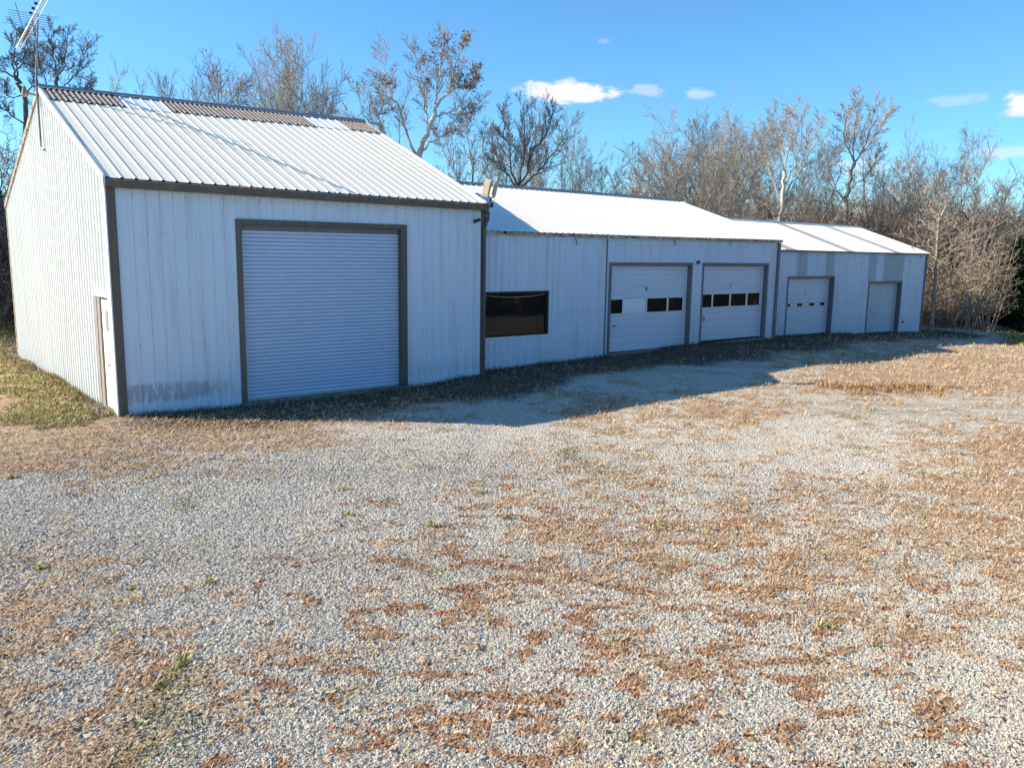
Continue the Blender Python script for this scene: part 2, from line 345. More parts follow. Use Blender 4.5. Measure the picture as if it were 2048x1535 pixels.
def covers(x, y):
    u, v = project(x, y, 0 * x)
    ju = (fbm(x, y, .9, 3, 40) - .5) * 120; jv = (fbm(x, y, .9, 3, 50) - .5) * 50
    ws = table(TS, u + ju, v + jv); wr = table(TR, u + ju, v + jv)
    # stretch noise a little along the tyre direction of the yard
    a = x * F1.t[0] + y * F1.t[1]; b = x * F1.n[0] + y * F1.n[1]
    n1 = unif(a * .75, b, 2.3, 6, 11, .88); n2 = unif(x * .7, y * 1.15, 5.2, 4, 71, .7)
    straw = sig((ws * 1.10 - .055 - n1) / .11); red = sig((wr * 1.18 - .01 - n2) / .045)
    # dirt and litter band along the wall feet
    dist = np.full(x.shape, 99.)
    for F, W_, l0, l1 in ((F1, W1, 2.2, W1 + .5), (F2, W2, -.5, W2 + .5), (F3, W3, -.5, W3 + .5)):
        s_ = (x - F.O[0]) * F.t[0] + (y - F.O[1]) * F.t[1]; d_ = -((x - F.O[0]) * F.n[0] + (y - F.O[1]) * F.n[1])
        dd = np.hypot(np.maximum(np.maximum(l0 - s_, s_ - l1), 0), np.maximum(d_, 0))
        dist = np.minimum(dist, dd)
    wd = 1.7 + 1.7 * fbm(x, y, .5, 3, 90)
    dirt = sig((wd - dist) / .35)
    s3 = (x - F3.O[0]) * F3.t[0] + (y - F3.O[1]) * F3.t[1]
    straw = np.where(dist < 5, straw * np.clip(dist / 2.5, .15, 1), straw)
    # green: strip beside the gable wall, lawn beyond on both sides
    sg = (x - F1.O[0]) * F1.t[0] + (y - F1.O[1]) * F1.t[1]; dg = (x - F1.O[0]) * F1.n[0] + (y - F1.O[1]) * F1.n[1]
    wg = np.where(sg < .5, np.exp(-((sg + .7) / 1.0) ** 2) * .85, 0) * sig((dg + .4) / .3)
    wg = np.maximum(wg, np.where((x < -14) & (y > 24), .6, 0))
    lawn = sig((x - 23.9 - .55 * (y - 40)) / .5) * sig((y - 36.5) / .8) * sig((60 - y) / 2)
    grn = np.maximum(sig((wg - unif(x, y, 1.1, 4, 33)) / .05), lawn * sig((.9 - unif(x, y, .9, 3, 35)) / .08))
    spots = sig((.005 - unif(x, y, 2.6, 2, 61)) / .003) * (y < 13)
    grn = np.maximum(grn, spots)
    # wood floor
    inwood = sig((y - 46 + .0 * x) / 1.5) * (1 - lawn)
    red = np.maximum(red, inwood * .75)
    tg = np.exp(-(((x - 10) / 1.6) ** 2) - (((y - (21.6 + .10 * (x - 11))) / .3) ** 2))
    red = np.maximum(red, np.where(tg > .35, .9, 0) * (fbm(x, y, 2, 3, 8) > .42))
    return straw, red, grn, dirt
def axis_lines(lo, hi, step, g, far, g2=1.12, sw=1.2):
    mid = list(np.arange(lo, hi, step)); a = []; s = step; p = mid[-1]
    while p < far: s *= g if s < sw else g2; p += s; a.append(p)
    return mid + a
yl = axis_lines(4.5, 12.2, .017, 1.0095, 1500, 1.18)
s_ = .017; p_ = 4.5; pre = []
while p_ > -40: s_ *= 1.3; p_ -= s_; pre.append(p_)
yl = np.array(pre[::-1] + list(yl))
xr = axis_lines(0, 7.2, .017, 1.016, 1500, 1.18); xl = -np.array(xr[1:])[::-1]; xl = np.array(list(xl) + list(xr))
GX, GY = np.meshgrid(xl, yl)
GZ = terrain(GX, GY)
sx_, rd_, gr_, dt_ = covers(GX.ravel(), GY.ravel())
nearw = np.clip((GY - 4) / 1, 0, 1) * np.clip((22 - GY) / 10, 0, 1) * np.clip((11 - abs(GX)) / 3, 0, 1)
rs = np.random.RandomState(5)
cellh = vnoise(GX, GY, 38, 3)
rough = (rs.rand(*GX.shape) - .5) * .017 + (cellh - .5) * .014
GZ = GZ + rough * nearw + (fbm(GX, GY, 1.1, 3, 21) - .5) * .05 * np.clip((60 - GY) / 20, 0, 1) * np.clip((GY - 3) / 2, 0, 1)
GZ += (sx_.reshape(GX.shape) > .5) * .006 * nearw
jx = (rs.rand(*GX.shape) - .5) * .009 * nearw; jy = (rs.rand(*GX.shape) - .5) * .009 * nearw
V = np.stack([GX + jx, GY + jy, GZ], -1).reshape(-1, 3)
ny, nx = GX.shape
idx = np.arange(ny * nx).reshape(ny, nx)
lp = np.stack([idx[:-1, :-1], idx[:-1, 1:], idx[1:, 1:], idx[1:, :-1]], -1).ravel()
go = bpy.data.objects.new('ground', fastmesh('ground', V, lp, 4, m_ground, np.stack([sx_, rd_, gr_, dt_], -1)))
C.objects.link(go); tag(go, kind='structure')

# ------------------------------------------------------------------ ribbed sheet builders
def rib_breaks(a0, a1, pitch, top, foot, phase=0.):
    """list of (a, level) along the sheet"""
    out = [(a0, None)]; k = math.floor((a0 - phase) / pitch) - 1
    while True:
        c = phase + k * pitch; k += 1
        if c - foot > a1: break
        for q, l in ((c - foot, 0), (c - top, 1), (c + top, 1), (c + foot, 0)):
            if a0 + 1e-4 < q < a1 - 1e-4: out.append((q, l))
    out.append((a1, None))
    def lev(a):
        r = abs(((a - phase + pitch / 2) % pitch) - pitch / 2)
        return 1. if r <= top else (0. if r >= foot else (foot - r) / (foot - top))
    return [(a, lev(a) if l is None else l) for a, l in out], lev
def ribbed_wall(mb, pt, a0, a1, bot, topf, holes=(), pitch=.264, h=.022, top=.028, foot=.05, base=0., phase=0., zcuts=()):
    br, lev = rib_breaks(a0, a1, pitch, top, foot, phase)
    for hA, hB, _, _ in holes:
        for q in (hA, hB):
            if a0 < q < a1: br.append((q, lev(q)))
    br = sorted(set(br))
    for (p, lp_), (q, lq) in zip(br[:-1], br[1:]):
        if q - p < 1e-5: continue
        mid = (p + q) / 2; segs = [(bot, None)]
        cuts = [(z0, z1) for hA, hB, z0, z1 in holes if hA < mid < hB]; cuts.sort()
        spans = []; cur = None; lo = ('b',)
        zl = [bot]
        lows = bot
        for z0, z1 in cuts:
            if z0 > lows: spans.append((lows, z0))
            lows = z1
        spans.append((lows, None))
        for z0, z1 in spans:
            tp = topf(p) if z1 is None else z1; tq = topf(q) if z1 is None else z1
            mb.quad(pt(p, base + h * lp_, z0), pt(q, base + h * lq, z0), pt(q, base + h * lq, tq), pt(p, base + h * lp_, tp))
def ribbed_roof(mb, F, a0, a1, d0, d1, zf, pitch=.262, h=.022, top=.013, foot=.032, lift=0., phase=0., nd=6, wav=.004):
    """zf(a,d) gives height; ribs run up the slope"""
    br, _ = rib_breaks(a0, a1, pitch, top, foot, phase); br = sorted(set(br))
    ds = np.linspace(d0, d1, nd)
    rr = random.Random(int(a0 * 100 + d0 * 10))
    P = [[F(a, d, zf(a, d) + lift + h * l + wav * math.sin(d * 1.7 + a * .6)) for d in ds] for a, l in br]
    n = len(ds)
    mb.add([p for r in P for p in r], [(i * n + j, (i + 1) * n + j, (i + 1) * n + j + 1, i * n + j + 1) for i in range(len(P) - 1) for j in range(n - 1)])
def sectional(mb, F, a0, a1, z0, z1, dep, grooves):
    """horizontal panel stack with real grooves"""
    gs_ = [z0] + sorted(grooves) + [z1]
    prof = []
    for i in range(len(gs_) - 1):
        lo, hi = gs_[i], gs_[i + 1]
        prof += [(lo + .004, .014), (lo + .02, 0), (hi - .02, 0), (hi - .004, .014)]
    for (za, oa), (zb, ob) in zip(prof[:-1], prof[1:]):
        mb.quad(F(a0, dep + oa, za), F(a1, dep + oa, za), F(a1, dep + ob, zb), F(a0, dep + ob, zb))

# ------------------------------------------------------------------ tall shed (main building)
B1 = thing('metal_building', F1(0, 0, 0), 'tallest white ribbed steel shed with one big roller shutter, nearest on the left', 'metal shed')
Z1 = lambda a: 4.8158 - .0733 * a / 9.2        # eave height along the front
ZR1 = lambda a: 7.4698 + .0965 * a / 9.2
def roof1(a, d):
    if d <= RK1: k = (d + .1) / (RK1 + .1); return Z1(a) * (1 - k) + ZR1(a) * k
    k = (d - RK1) / (D1 - RK1); return ZR1(a) * (1 - k) + 4.8158 * k
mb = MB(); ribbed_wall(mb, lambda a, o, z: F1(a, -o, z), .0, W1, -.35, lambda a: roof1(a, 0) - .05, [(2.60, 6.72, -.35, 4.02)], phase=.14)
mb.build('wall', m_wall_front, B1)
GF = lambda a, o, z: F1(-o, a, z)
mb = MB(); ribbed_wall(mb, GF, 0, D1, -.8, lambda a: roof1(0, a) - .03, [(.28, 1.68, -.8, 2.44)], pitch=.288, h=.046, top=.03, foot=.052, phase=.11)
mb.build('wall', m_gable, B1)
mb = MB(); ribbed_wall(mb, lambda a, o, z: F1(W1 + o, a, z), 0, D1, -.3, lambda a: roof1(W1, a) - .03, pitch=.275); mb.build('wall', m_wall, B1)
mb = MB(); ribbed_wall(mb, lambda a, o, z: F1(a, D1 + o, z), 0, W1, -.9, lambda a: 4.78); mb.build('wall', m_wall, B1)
A0, A1 = -.06, W1 + .09
mb = MB(); ribbed_roof(mb, F1, A0, A1, -.1, 5.72, roof1, phase=0); rf = mb.build('roof', m_roofg, B1)
mb = MB(); ribbed_roof(mb, F1, A0, A1, RK1 + .01, D1 + .1, roof1, phase=0); mb.build('roof', m_roofg, B1)
for a0, a1, mt in ((A0, 1.75, m_brown), (1.75, 2.87, m_roofw2), (2.87, 7.04, m_brown), (7.04, 8.15, m_roofw2), (8.15, A1, m_brown)):
    mb = MB()
    n = 1 if mt is not m_brown else max(1, round((a1 - a0) / .53))
    for i in range(n):
        e = a0 + (a1 - a0) * i / n; f_ = a0 + (a1 - a0) * (i + 1) / n
        lo = 5.56 + random.uniform(-.05, .05)
        if mt is m_brown:
            ribbed_roof(mb, F1, e, f_, lo, RK1 - .02, roof1, pitch=.131, h=.034, top=.014, foot=.045, lift=.012, phase=.0, wav=.004)
            ribbed_roof(mb, F1, e + .01, f_ - .01, lo + .015, lo + .03, roof1, pitch=.131, h=.034, top=.014, foot=.045, lift=.002, nd=2)
        else: ribbed_roof(mb, F1, e, f_, lo, RK1 - .02, roof1, lift=.012)
    o = mb.build('roof_panel', mt, rf); 
    tag(o, 'weathered brown panel strip under the ridge' if mt is m_brown else 'newer white panel strip under the ridge')
# eave end board, ridge cap, rake trims
mb = MB()
for d0_, d1_ in ((RK1 - .16, RK1), (RK1, RK1 + .16)):
    mb.quad(F1(A0 - .02, d0_, roof1(A0, d0_) + .05), F1(A1 + .02, d0_, roof1(A1, d0_) + .05), F1(A1 + .02, d1_, roof1(A1, d1_) + .05), F1(A0 - .02, d1_, roof1(A0, d1_) + .05))
mb.tube([F1(A0 - .03, RK1, ZR1(A0) + .055), F1(A1 + .03, RK1, ZR1(A1) + .055)], .035, 6)
mb.build('ridge_cap', m_galv, B1)
def rake(F, a0, a1, d0, d1, zf, h=.11, up=.02):
    mb = MB(); pts = [(d0), (d1)]
    mb.add([F(a, d, zf(a, d) + dz) for d in (d0, d1) for a in (a0, a1) for dz in (-h, up)],
           [(0, 1, 3, 2), (4, 6, 7, 5), (0, 4, 5, 1), (2, 3, 7, 6), (1, 5, 7, 3), (0, 2, 6, 4)])
    return mb
rake(F1, -.085, -.045, -.1, RK1, roof1, up=.045).build('rake_trim', m_trimw, B1)
rake(F1, -.085, -.045, RK1 + .004, D1 + .1, roof1, up=.045).build('rake_trim', m_rust, B1)
rake(F1, W1 + .075, W1 + .115, -.1, RK1, roof1, up=.04).build('rake_trim', m_trimw, B1)
# corner trims
mb = MB(); mb.box(F1, -.035, .135, -.055, -.024, -.3, 4.68); mb.build('corner_trim', m_trim, B1)
mb = MB(); mb.box(F1, -.062, -.036, -.054, .16, -.3, 4.78); mb.build('corner_trim', m_trimw, B1)
mb = MB(); mb.box(F1, W1 - .03, W1 + .13, -.05, -.024, -.3, 4.68); mb.build('corner_trim', m_trim, B1)
mb = MB(); mb.box(F1, -.06, -.032, D1 - .14, D1 + .03, -.8, 4.72); mb.build('corner_trim', m_rust, B1)
# gutter with a lip and dead leaves in it
mb = MB(); ga0, ga1 = -.07, W1 + .1
def gut(a): return Z1(a)
for (y0, z0, y1, z1) in ((-.04, -.19, -.20, -.19), (-.20, -.19, -.23, -.05), (-.23, -.05, -.205, -.045), (-.205, -.045, -.18, -.17), (-.18, -.17, -.05, -.17), (-.04, -.19, -.04, -.03)):
    mb.quad(F1(ga0, y0, gut(0) + z0), F1(ga1, y0, gut(9.2) + z0), F1(ga1, y1, gut(9.2) + z1), F1(ga0, y1, gut(0) + z1))
for a, zz in ((ga0, 0), (ga1, 9.2)):
    mb.add([F1(a, -.04, gut(zz) - .19), F1(a, -.20, gut(zz) - .19), F1(a, -.23, gut(zz) - .05), F1(a, -.04, gut(zz) - .03)], [(0, 1, 2, 3)])
g_ = mb.build('gutter', m_trim, B1)
V_ = []; cl = []
rr = np.random.RandomState(9)
for i in range(150):
    a = rr.choice([2.75 + rr.randn() * .12, rr.rand() * 9]); c = np.array(F1(a, -.19 + rr.randn() * .02, Z1(a) - .045 + rr.rand() * .03))
    e1 = rr.randn(3) * .02; e2 = rr.randn(3) * .02
    V_ += [c, c + e1, c + e1 + e2, c + e2]; k_ = rr.rand(); cl += [(.5 - .2 * k_, .36 - .18 * k_, .14 - .06 * k_, 1)] * 4
me = fastmesh('leaf_litter', np.array(V_) - np.array(B1.location), np.arange(len(V_)), 4, m_leaf, np.array(cl))
o = bpy.data.objects.new('leaf_litter', me); C.objects.link(o); o.parent = g_; tag(o, kind='stuff')
# downpipe at the right front corner
mb = MB(); aD = W1 + .04
mb.tube([F1(aD + .02, -.14, 4.58), F1(aD + .10, -.12, 4.48), F1(aD + .12, -.09, 4.36), F1(aD + .05, -.085, 4.22), F1(aD, -.09, 4.1), F1(aD, -.09, .2)], .05, 10)
for z in (4.0, 2.2, .6): mb.box(F1, aD - .06, aD + .06, -.145, -.045, z, z + .04)
mb.build('downpipe', m_trim, B1)
# roller shutter with frame
mb = MB(); z = .07; sh = .0868
prof = []
while z < 3.98:
    jt = random.uniform(-.004, .004); prof += [(z, .042), (z + .010, .014 + jt), (z + .03, jt), (z + .055, jt), (z + .074, .012 + jt)]; z += sh
prof.append((z, .03))
s0_, s1_ = 2.66, 6.66
for (za, oa), (zb, ob) in zip(prof[:-1], prof[1:]):
    mb.quad(F1(s0_, .10 + oa, za), F1(s1_, .10 + oa, za), F1(s1_, .10 + ob, zb), F1(s0_, .10 + ob, zb))
rd = mb.build('roller_shutter', m_shutter, B1)
mb = MB(); mb.box(F1, s0_, s1_, .075, .14, .035, .085); mb.build('bottom_bar', m_galv, rd)
mb = MB(); mb.box(F1, s0_, s1_, .10, .16, 3.86, 4.0); mb.build('hood', m_trimg, rd)
mb = MB(); mb.box(F1, 2.53, 2.655, -.05, .16, -.1, 4.105); mb.box(F1, 6.665, 6.83, -.05, .16, -.1, 4.105); mb.box(F1, 2.656, 6.664, -.05, .16, 4.0, 4.105)
mb.build('door_frame', m_trim, B1)
mb = MB(); mb.box(F1, 2.5, 6.85, -.16, .5, -.3, .025); mb.build('sill', m_conc, B1)
mb = MB(); mb.box(F1, 2.5, 6.9, .30, .34, -.1, 4.1); mb.build('back_panel', m_black, B1)
# side door in the gable wall
def gb(mb, d0, d1, o0, o1, z0, z1): mb.box(lambda a, b, z: F1(-b, a, z), d0, d1, o0, o1, z0, z1)
mb = MB(); gb(mb, .24, 1.72, .005, .07, 2.42, 2.52); gb(mb, .24, .30, .005, .06, -.1, 2.418); dfm = mb.build('door_frame', m_trimw, B1)
mb = MB(); gb(mb, 1.16, 1.40, -.02, .045, .02, 2.415); gb(mb, 1.45, 1.66, -.01, .05, .0, 2.415); mb.build('door_post', m_wood, dfm)
mb = MB(); gb(mb, .46, 1.12, -.03, .012, .05, 2.36); sdr = mb.build('side_door', m_trimw, B1)
mb = MB(); gb(mb, .50, .74, .0125, .03, 1.72, 2.15); tag(mb.build('window', m_wood, sdr), 'small grimy yellowed window')
mb = MB(); mb.tube([F1(-.02, .56, 1.0), F1(-.07, .56, 1.0), F1(-.09, .6, 1.0)], .02, 6); mb.build('handle', m_galv, sdr)
mb = MB(); gb(mb, .29, 1.69, -.08, -.05, -.1, 2.43); mb.build('door_recess', m_black, B1)
mb = MB(); gb(mb, .3, 1.6, .0, .35, -.3, .03); mb.build('step', m_conc, B1)

# ------------------------------------------------------------------ middle shed
B2 = thing('metal_building', F2(0, 0, 0), 'middle white steel shed with a dark picture window and two sectional doors with glazing', 'metal shed')
ZE2 = lambda a: 4.0443 + .0317 * a / 14.4; ZR2 = lambda a: 5.7876 - .0549 * a / 14.4
def roof2(a, d):
    if d <= RK2: k = (d + .1) / (RK2 + .1); return ZE2(a) * (1 - k) + ZR2(a) * k
    k = (d - RK2) / (D2 - RK2); return ZR2(a) * (1 - k) + ZE2(a) * k
d1a, d1b, d2a, d2b, dtop = 5.42, 9.43, 9.95, 13.83, 3.2045
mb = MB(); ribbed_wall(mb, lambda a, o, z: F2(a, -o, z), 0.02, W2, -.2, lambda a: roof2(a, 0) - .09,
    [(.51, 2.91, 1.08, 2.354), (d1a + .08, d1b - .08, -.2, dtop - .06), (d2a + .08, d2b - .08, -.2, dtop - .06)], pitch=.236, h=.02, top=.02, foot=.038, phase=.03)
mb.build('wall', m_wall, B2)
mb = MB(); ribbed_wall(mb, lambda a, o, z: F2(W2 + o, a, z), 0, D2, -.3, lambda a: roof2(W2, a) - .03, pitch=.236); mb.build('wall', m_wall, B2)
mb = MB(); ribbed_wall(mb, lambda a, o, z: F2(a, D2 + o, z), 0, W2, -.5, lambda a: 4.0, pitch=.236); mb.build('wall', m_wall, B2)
e0, e1 = .03, W2 + .12
mb = MB(); ribbed_roof(mb, F2, e0, e1, -.12, RK2, roof2, pitch=.236, h=.018, top=.02, foot=.04); mb.build('roof', m_roofw, B2)
mb = MB(); ribbed_roof(mb, F2, e0, e1, RK2 + .01, D2 + .1, roof2, pitch=.236, h=.018); mb.build('roof', m_roofw, B2)
mb = MB()
for d0_, d1_ in ((RK2 - .15, RK2), (RK2, RK2 + .15)):
    mb.quad(F2(e0, d0_, roof2(e0, d0_) + .04), F2(e1, d0_, roof2(e1, d0_) + .04), F2(e1, d1_, roof2(e1, d1_) + .04), F2(e0, d1_, roof2(e0, d1_) + .04))
mb.tube([F2(e0, RK2, ZR2(0) + .045), F2(e1, RK2, ZR2(14.4) + .045)], .03, 6); mb.build('ridge_cap', m_galv, B2)
mb = MB()   # battered fascia under the eave, in lengths with gaps
cuts_ = [(.02, 1.12), (1.24, 3.2), (3.29, 3.72), (3.84, 5.1), (5.2, 6.3), (6.34, 7.7), (7.76, 9.9), (9.94, 12.2), (12.26, 14.45)]
for i, (a, b) in enumerate(cuts_):
    sg = random.uniform(-.02, .01); mb.box(F2, a, b, -.115, -.075, ZE2(a) - .10 + sg, ZE2(a) - .012, ZE2(b) - .10 + sg + .012, ZE2(b) - .012)
tag(mb.build('fascia', m_rust, B2), 'worn rusty fascia strip with gaps')
mb = MB(); mb.box(F2, W2 - .02, W2 + .11, -.07, .1, -.2, 3.98); mb.build('corner_trim', m_trimg, B2)
rake(F2, W2 + .12, W2 + .15, -.12, RK2, roof2, h=.08).build('rake_trim', m_trimw, B2)
# picture window
mb = MB(); mb.box(F2, .51, 2.91, .03, .05, 1.08, 2.354); wi = mb.build('window', m_glass, B2)
mb = MB()
mb.box(F2, .50, .54, -.03, .03, 1.07, 2.36); mb.box(F2, 2.845, 2.92, -.03, .03, 1.07, 2.36); mb.box(F2, .54, 2.845, -.03, .03, 2.31, 2.36); mb.box(F2, .54, 2.845, -.03, .03, 1.07, 1.11)
mb.build('window_frame', m_black, wi)
mb = MB(); mb.box(F2, .48, 2.95, -.04, .02, 1.035, 1.066); mb.build('sill', m_trimw, wi)
mb = MB(); mb.tube([F2(.56 + 2.25 * t, .015, 2.27 - .32 * t * (1 - t)) for t in np.linspace(0, 1, 14)], .008, 5); mb.build('cord', m_tan, wi)
def glyph(F, strokes, a, z, h, dep, parent):
    mb = MB()
    for st in strokes:
        for (x0, y0), (x1, y1) in zip(st[:-1], st[1:]):
            p = np.array([a + x0 * h * .6, z + y0 * h]); q = np.array([a + x1 * h * .6, z + y1 * h]); dr = (q - p) / (np.linalg.norm(q - p) + 1e-9); nr = np.array([-dr[1], dr[0]]) * .012
            p = p - dr * .008; q = q + dr * .008
            c4 = [p + nr, p - nr, q - nr, q + nr]
            mb.add([F(c[0], dep - k, c[1]) for k in (.003, .006) for c in c4], [(0, 1, 2, 3), (4, 7, 6, 5), (0, 4, 5, 1), (1, 5, 6, 2), (2, 6, 7, 3), (3, 7, 4, 0)])
    mb.build('painted_number', m_black, parent)
FOUR = [[(.75, 0), (.75, 1), (.72, 1)], [(0, 1), (.1, .45), (.75, .5)]]
SEVEN = [[(0, .95), (.2, .8)], [(.9, 1), (.45, .45), (.4, 0)]]
THREE = [[(.3, 1), (.5, .95), (.5, 0)], [(.35, 0), (.7, 0)]]
ONE = [[(.5, 1), (.5, 0)]]
def frame_door(F, par, a0, a1, top, zb, grooves, mat, rec=.15, wins=(), wz=(0, 0), boards=(), fw=.09):
    i0, i1 = a0 + fw, a1 - fw
    mb = MB(); mb.box(F, a0, i0, -.035, rec + .05, -.3, top); mb.box(F, i1, a1, -.035, rec + .05, -.3, top); mb.box(F, i0 + .001, i1 - .001, -.035, rec + .05, top - fw, top)
    mb.build('door_frame', m_trimg, par)
    mb = MB(); ww = list(wins); g2 = sorted(grooves)
    if ww:
        lo = [g for g in g2 if g < wz[0] - .02]; hi = [g for g in g2 if g > wz[1] + .02]
        sectional(mb, F, i0, i1, zb, wz[0], rec, lo); sectional(mb, F, i0, i1, wz[1], top - fw - .01, rec, hi)
        e = i0
        for a, b in ww + [(i1, i1)]:
            if a - e > .002: mb.quad(F(e, rec, wz[0]), F(a, rec, wz[0]), F(a, rec, wz[1]), F(e, rec, wz[1]))
            e = b
    else: sectional(mb, F, i0, i1, zb, top - fw - .01, rec, g2)
    dr = mb.build('sectional_door', mat, par)
    for i, (a, b) in enumerate(ww):
        mb = MB(); mb.box(F, a, b, rec + .012, rec + .02, wz[0], wz[1]); mb2 = MB()
        if i in boards: tag(mb.build('window_pane', m_board, dr), 'blanked off with a white sheet')
        else:
            mb.build('window_pane', m_glass, dr)
            for q in ((a - .02, a + .018, wz[0] - .015, wz[1] + .015), (b - .018, b + .02, wz[0] - .015, wz[1] + .015), (a + .019, b - .019, wz[0] - .015, wz[0] + .012), (a + .019, b - .019, wz[1] - .012, wz[1] + .015)):
                mb2.box(F, q[0], q[1], rec - .008, rec + .008, q[2], q[3])
            mb2.build('window_frame', m_trimw, dr)
    mb = MB(); mb.box(F, i0, i1, rec - .004, rec + .06, zb - .05, zb + .003); mb.build('weather_seal', m_black, dr)
    mb = MB(); mb.box(F, i0, i1, rec + .35, rec + .37, -.3, top + .02); mb.build('back_panel', m_black, par)
    mb = MB(); mb.box(F, i1 - .03, i1 - .001, rec - .02, rec - .001, zb, top - fw - .02); mb.build('weatherstrip', m_trimw, dr)
    return dr
gr1 = [.52, .75, 1.12, 1.36, 1.51, 2.03, 2.22, 2.43, 2.60, 2.77, 2.98]
dr = frame_door(F2, B2, d1a, d1b, dtop, .31, [.55, .79, 1.07, 1.32, 2.22, 2.43, 2.62, 2.80, 2.96], m_door, wins=[(5.60, 6.24), (6.27, 7.33), (7.37, 8.39), (8.43, 9.2)], wz=(1.55, 2.03), boards=(1,))
glyph(F2, FOUR, 7.28, 2.245, .16, .15, dr)
mb = MB(); mb.tube([F2(5.80, .15, 1.16), F2(5.80, .10, 1.16), F2(5.92, .10, 1.16), F2(5.92, .15, 1.16)], .015, 6); mb.build('handle', m_black, dr)
dr = frame_door(F2, B2, d2a, d2b, dtop, .43, [.66, .89, 1.16, 1.42, 2.28, 2.47, 2.64, 2.80, 2.96], m_door, wins=[(10.2, 10.78), (10.82, 11.8), (11.84, 12.78), (12.84, 13.62)], wz=(1.62, 2.10))
glyph(F2, SEVEN, 11.78, 2.30, .15, .15, dr)
mb = MB(); mb.tube([F2(10.34, .15, 1.3), F2(10.34, .10, 1.28), F2(10.34, .10, 1.18), F2(10.34, .15, 1.16)], .018, 6); mb.build('handle', m_black, dr)
mb = MB(); mb.box(F2, d1a - .1, d2b + .15, -.12, .6, -.3, .275, -.3, .39); mb.build('sill', m_conc, B2)
mb = MB(); mb.tube([F2(9.69, -.02, 3.22), F2(9.69, -.07, 3.22)], .07, 14); rnd = mb.build('vent_cap', m_trimg, B2)
mb = MB(); mb.tube([F2(9.69, -.0701, 3.22), F2(9.69, -.078, 3.22)], .045, 12); mb.build('vent_hole', m_black, rnd)
mb = MB(); mb.box(F2, 5.27, 5.31, -.028, -.018, .1, 3.9); mb.build('seam_trim', m_trimg, B2)
for q in ((3.85, 3.83, .12), (8.3, 3.90, .14), (11.3, 3.9, .1)):   # bent ends of old gutter straps
    mb = MB(); mb.tube([F2(q[0], -.09, q[1] + .1), F2(q[0] + .02, -.13, q[1]), F2(q[0] + .07, -.10, q[1] - q[2])], .012, 5); mb.build('gutter_strap', m_black, B2)

# ------------------------------------------------------------------ far low shed
B3 = thing('metal_building', F3(0, 0, 0), 'lowest white steel shed farthest right, with grey striped roof and two small doors', 'metal shed')
ZE3 = lambda a: 3.7326 - .0266 * a / 13.9; ZR3 = lambda a: 5.0659 - .0404 * a / 13.9
def roof3(a, d):
    if d <= RK3: k = (d + .1) / (RK3 + .1); return ZE3(a) * (1 - k) + ZR3(a) * k
    k = (d - RK3) / (D3 - RK3); return ZR3(a) * (1 - k) + ZE3(a) * k
H3 = [(2.3, 5.74, -.3, 2.63), (8.64, 11.63, -.3, 2.36)]
kw = dict(pitch=.203, h=.016, top=.016, foot=.032, phase=.05)
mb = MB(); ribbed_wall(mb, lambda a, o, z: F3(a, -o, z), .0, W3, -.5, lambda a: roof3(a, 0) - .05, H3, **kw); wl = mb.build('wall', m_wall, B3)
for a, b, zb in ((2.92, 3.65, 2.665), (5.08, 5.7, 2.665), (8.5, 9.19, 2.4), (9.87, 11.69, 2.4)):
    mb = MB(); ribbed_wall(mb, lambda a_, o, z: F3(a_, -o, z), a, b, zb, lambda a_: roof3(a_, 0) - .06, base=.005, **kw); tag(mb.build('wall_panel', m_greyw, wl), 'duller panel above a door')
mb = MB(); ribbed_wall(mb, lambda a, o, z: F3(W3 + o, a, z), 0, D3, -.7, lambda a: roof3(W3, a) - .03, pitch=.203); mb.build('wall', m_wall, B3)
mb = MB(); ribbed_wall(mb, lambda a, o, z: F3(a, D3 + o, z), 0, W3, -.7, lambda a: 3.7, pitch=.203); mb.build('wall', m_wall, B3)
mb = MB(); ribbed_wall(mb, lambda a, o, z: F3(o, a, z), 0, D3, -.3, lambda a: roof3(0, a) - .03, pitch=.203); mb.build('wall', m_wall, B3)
g0, g1 = -.05, W3 + .12
rk = dict(pitch=.203, h=.016, top=.016, foot=.032, phase=.05)
mb = MB(); ribbed_roof(mb, F3, g0, g1, -.12, RK3, roof3, **rk); rf3 = mb.build('roof', m_roofw, B3)
mb = MB(); ribbed_roof(mb, F3, g0, g1, RK3 + .01, D3 + .1, roof3, **rk); mb.build('roof', m_roofw, B3)
for a, b in ((1.9, 2.65), (6.45, 7.1), (10.5, 11.15)):
    mb = MB(); ribbed_roof(mb, F3, a, b, -.125, RK3 - .05, roof3, lift=.007, **rk); tag(mb.build('roof_panel', m_greyp, rf3), 'grey strip running up the white roof')
mb = MB(); mb.tube([F3(g0, RK3, ZR3(0) + .03), F3(g1, RK3, ZR3(13.9) + .03)], .035, 6)
mb.quad(F3(g0, RK3 - .13, roof3(g0, RK3 - .13) + .03), F3(g1, RK3 - .13, roof3(g1, RK3 - .13) + .03), F3(g1, RK3, roof3(g1, RK3) + .035), F3(g0, RK3, roof3(g0, RK3) + .035)); mb.build('ridge_cap', m_trimw, B3)
mb = MB(); mb.box(F3, g0, g1, -.11, -.07, ZE3(0) - .07, ZE3(0) - .01, ZE3(14) - .07, ZE3(14) - .01); mb.build('fascia', m_trimg, B3)
mb = MB(); mb.box(F3, W3 - .06, W3 + .05, -.04, .08, -.6, 3.64); mb.build('corner_trim', m_trimg, B3)
rake(F3, g1, g1 + .03, -.12, RK3, roof3, h=.07).build('rake_trim', m_trimw, B3)
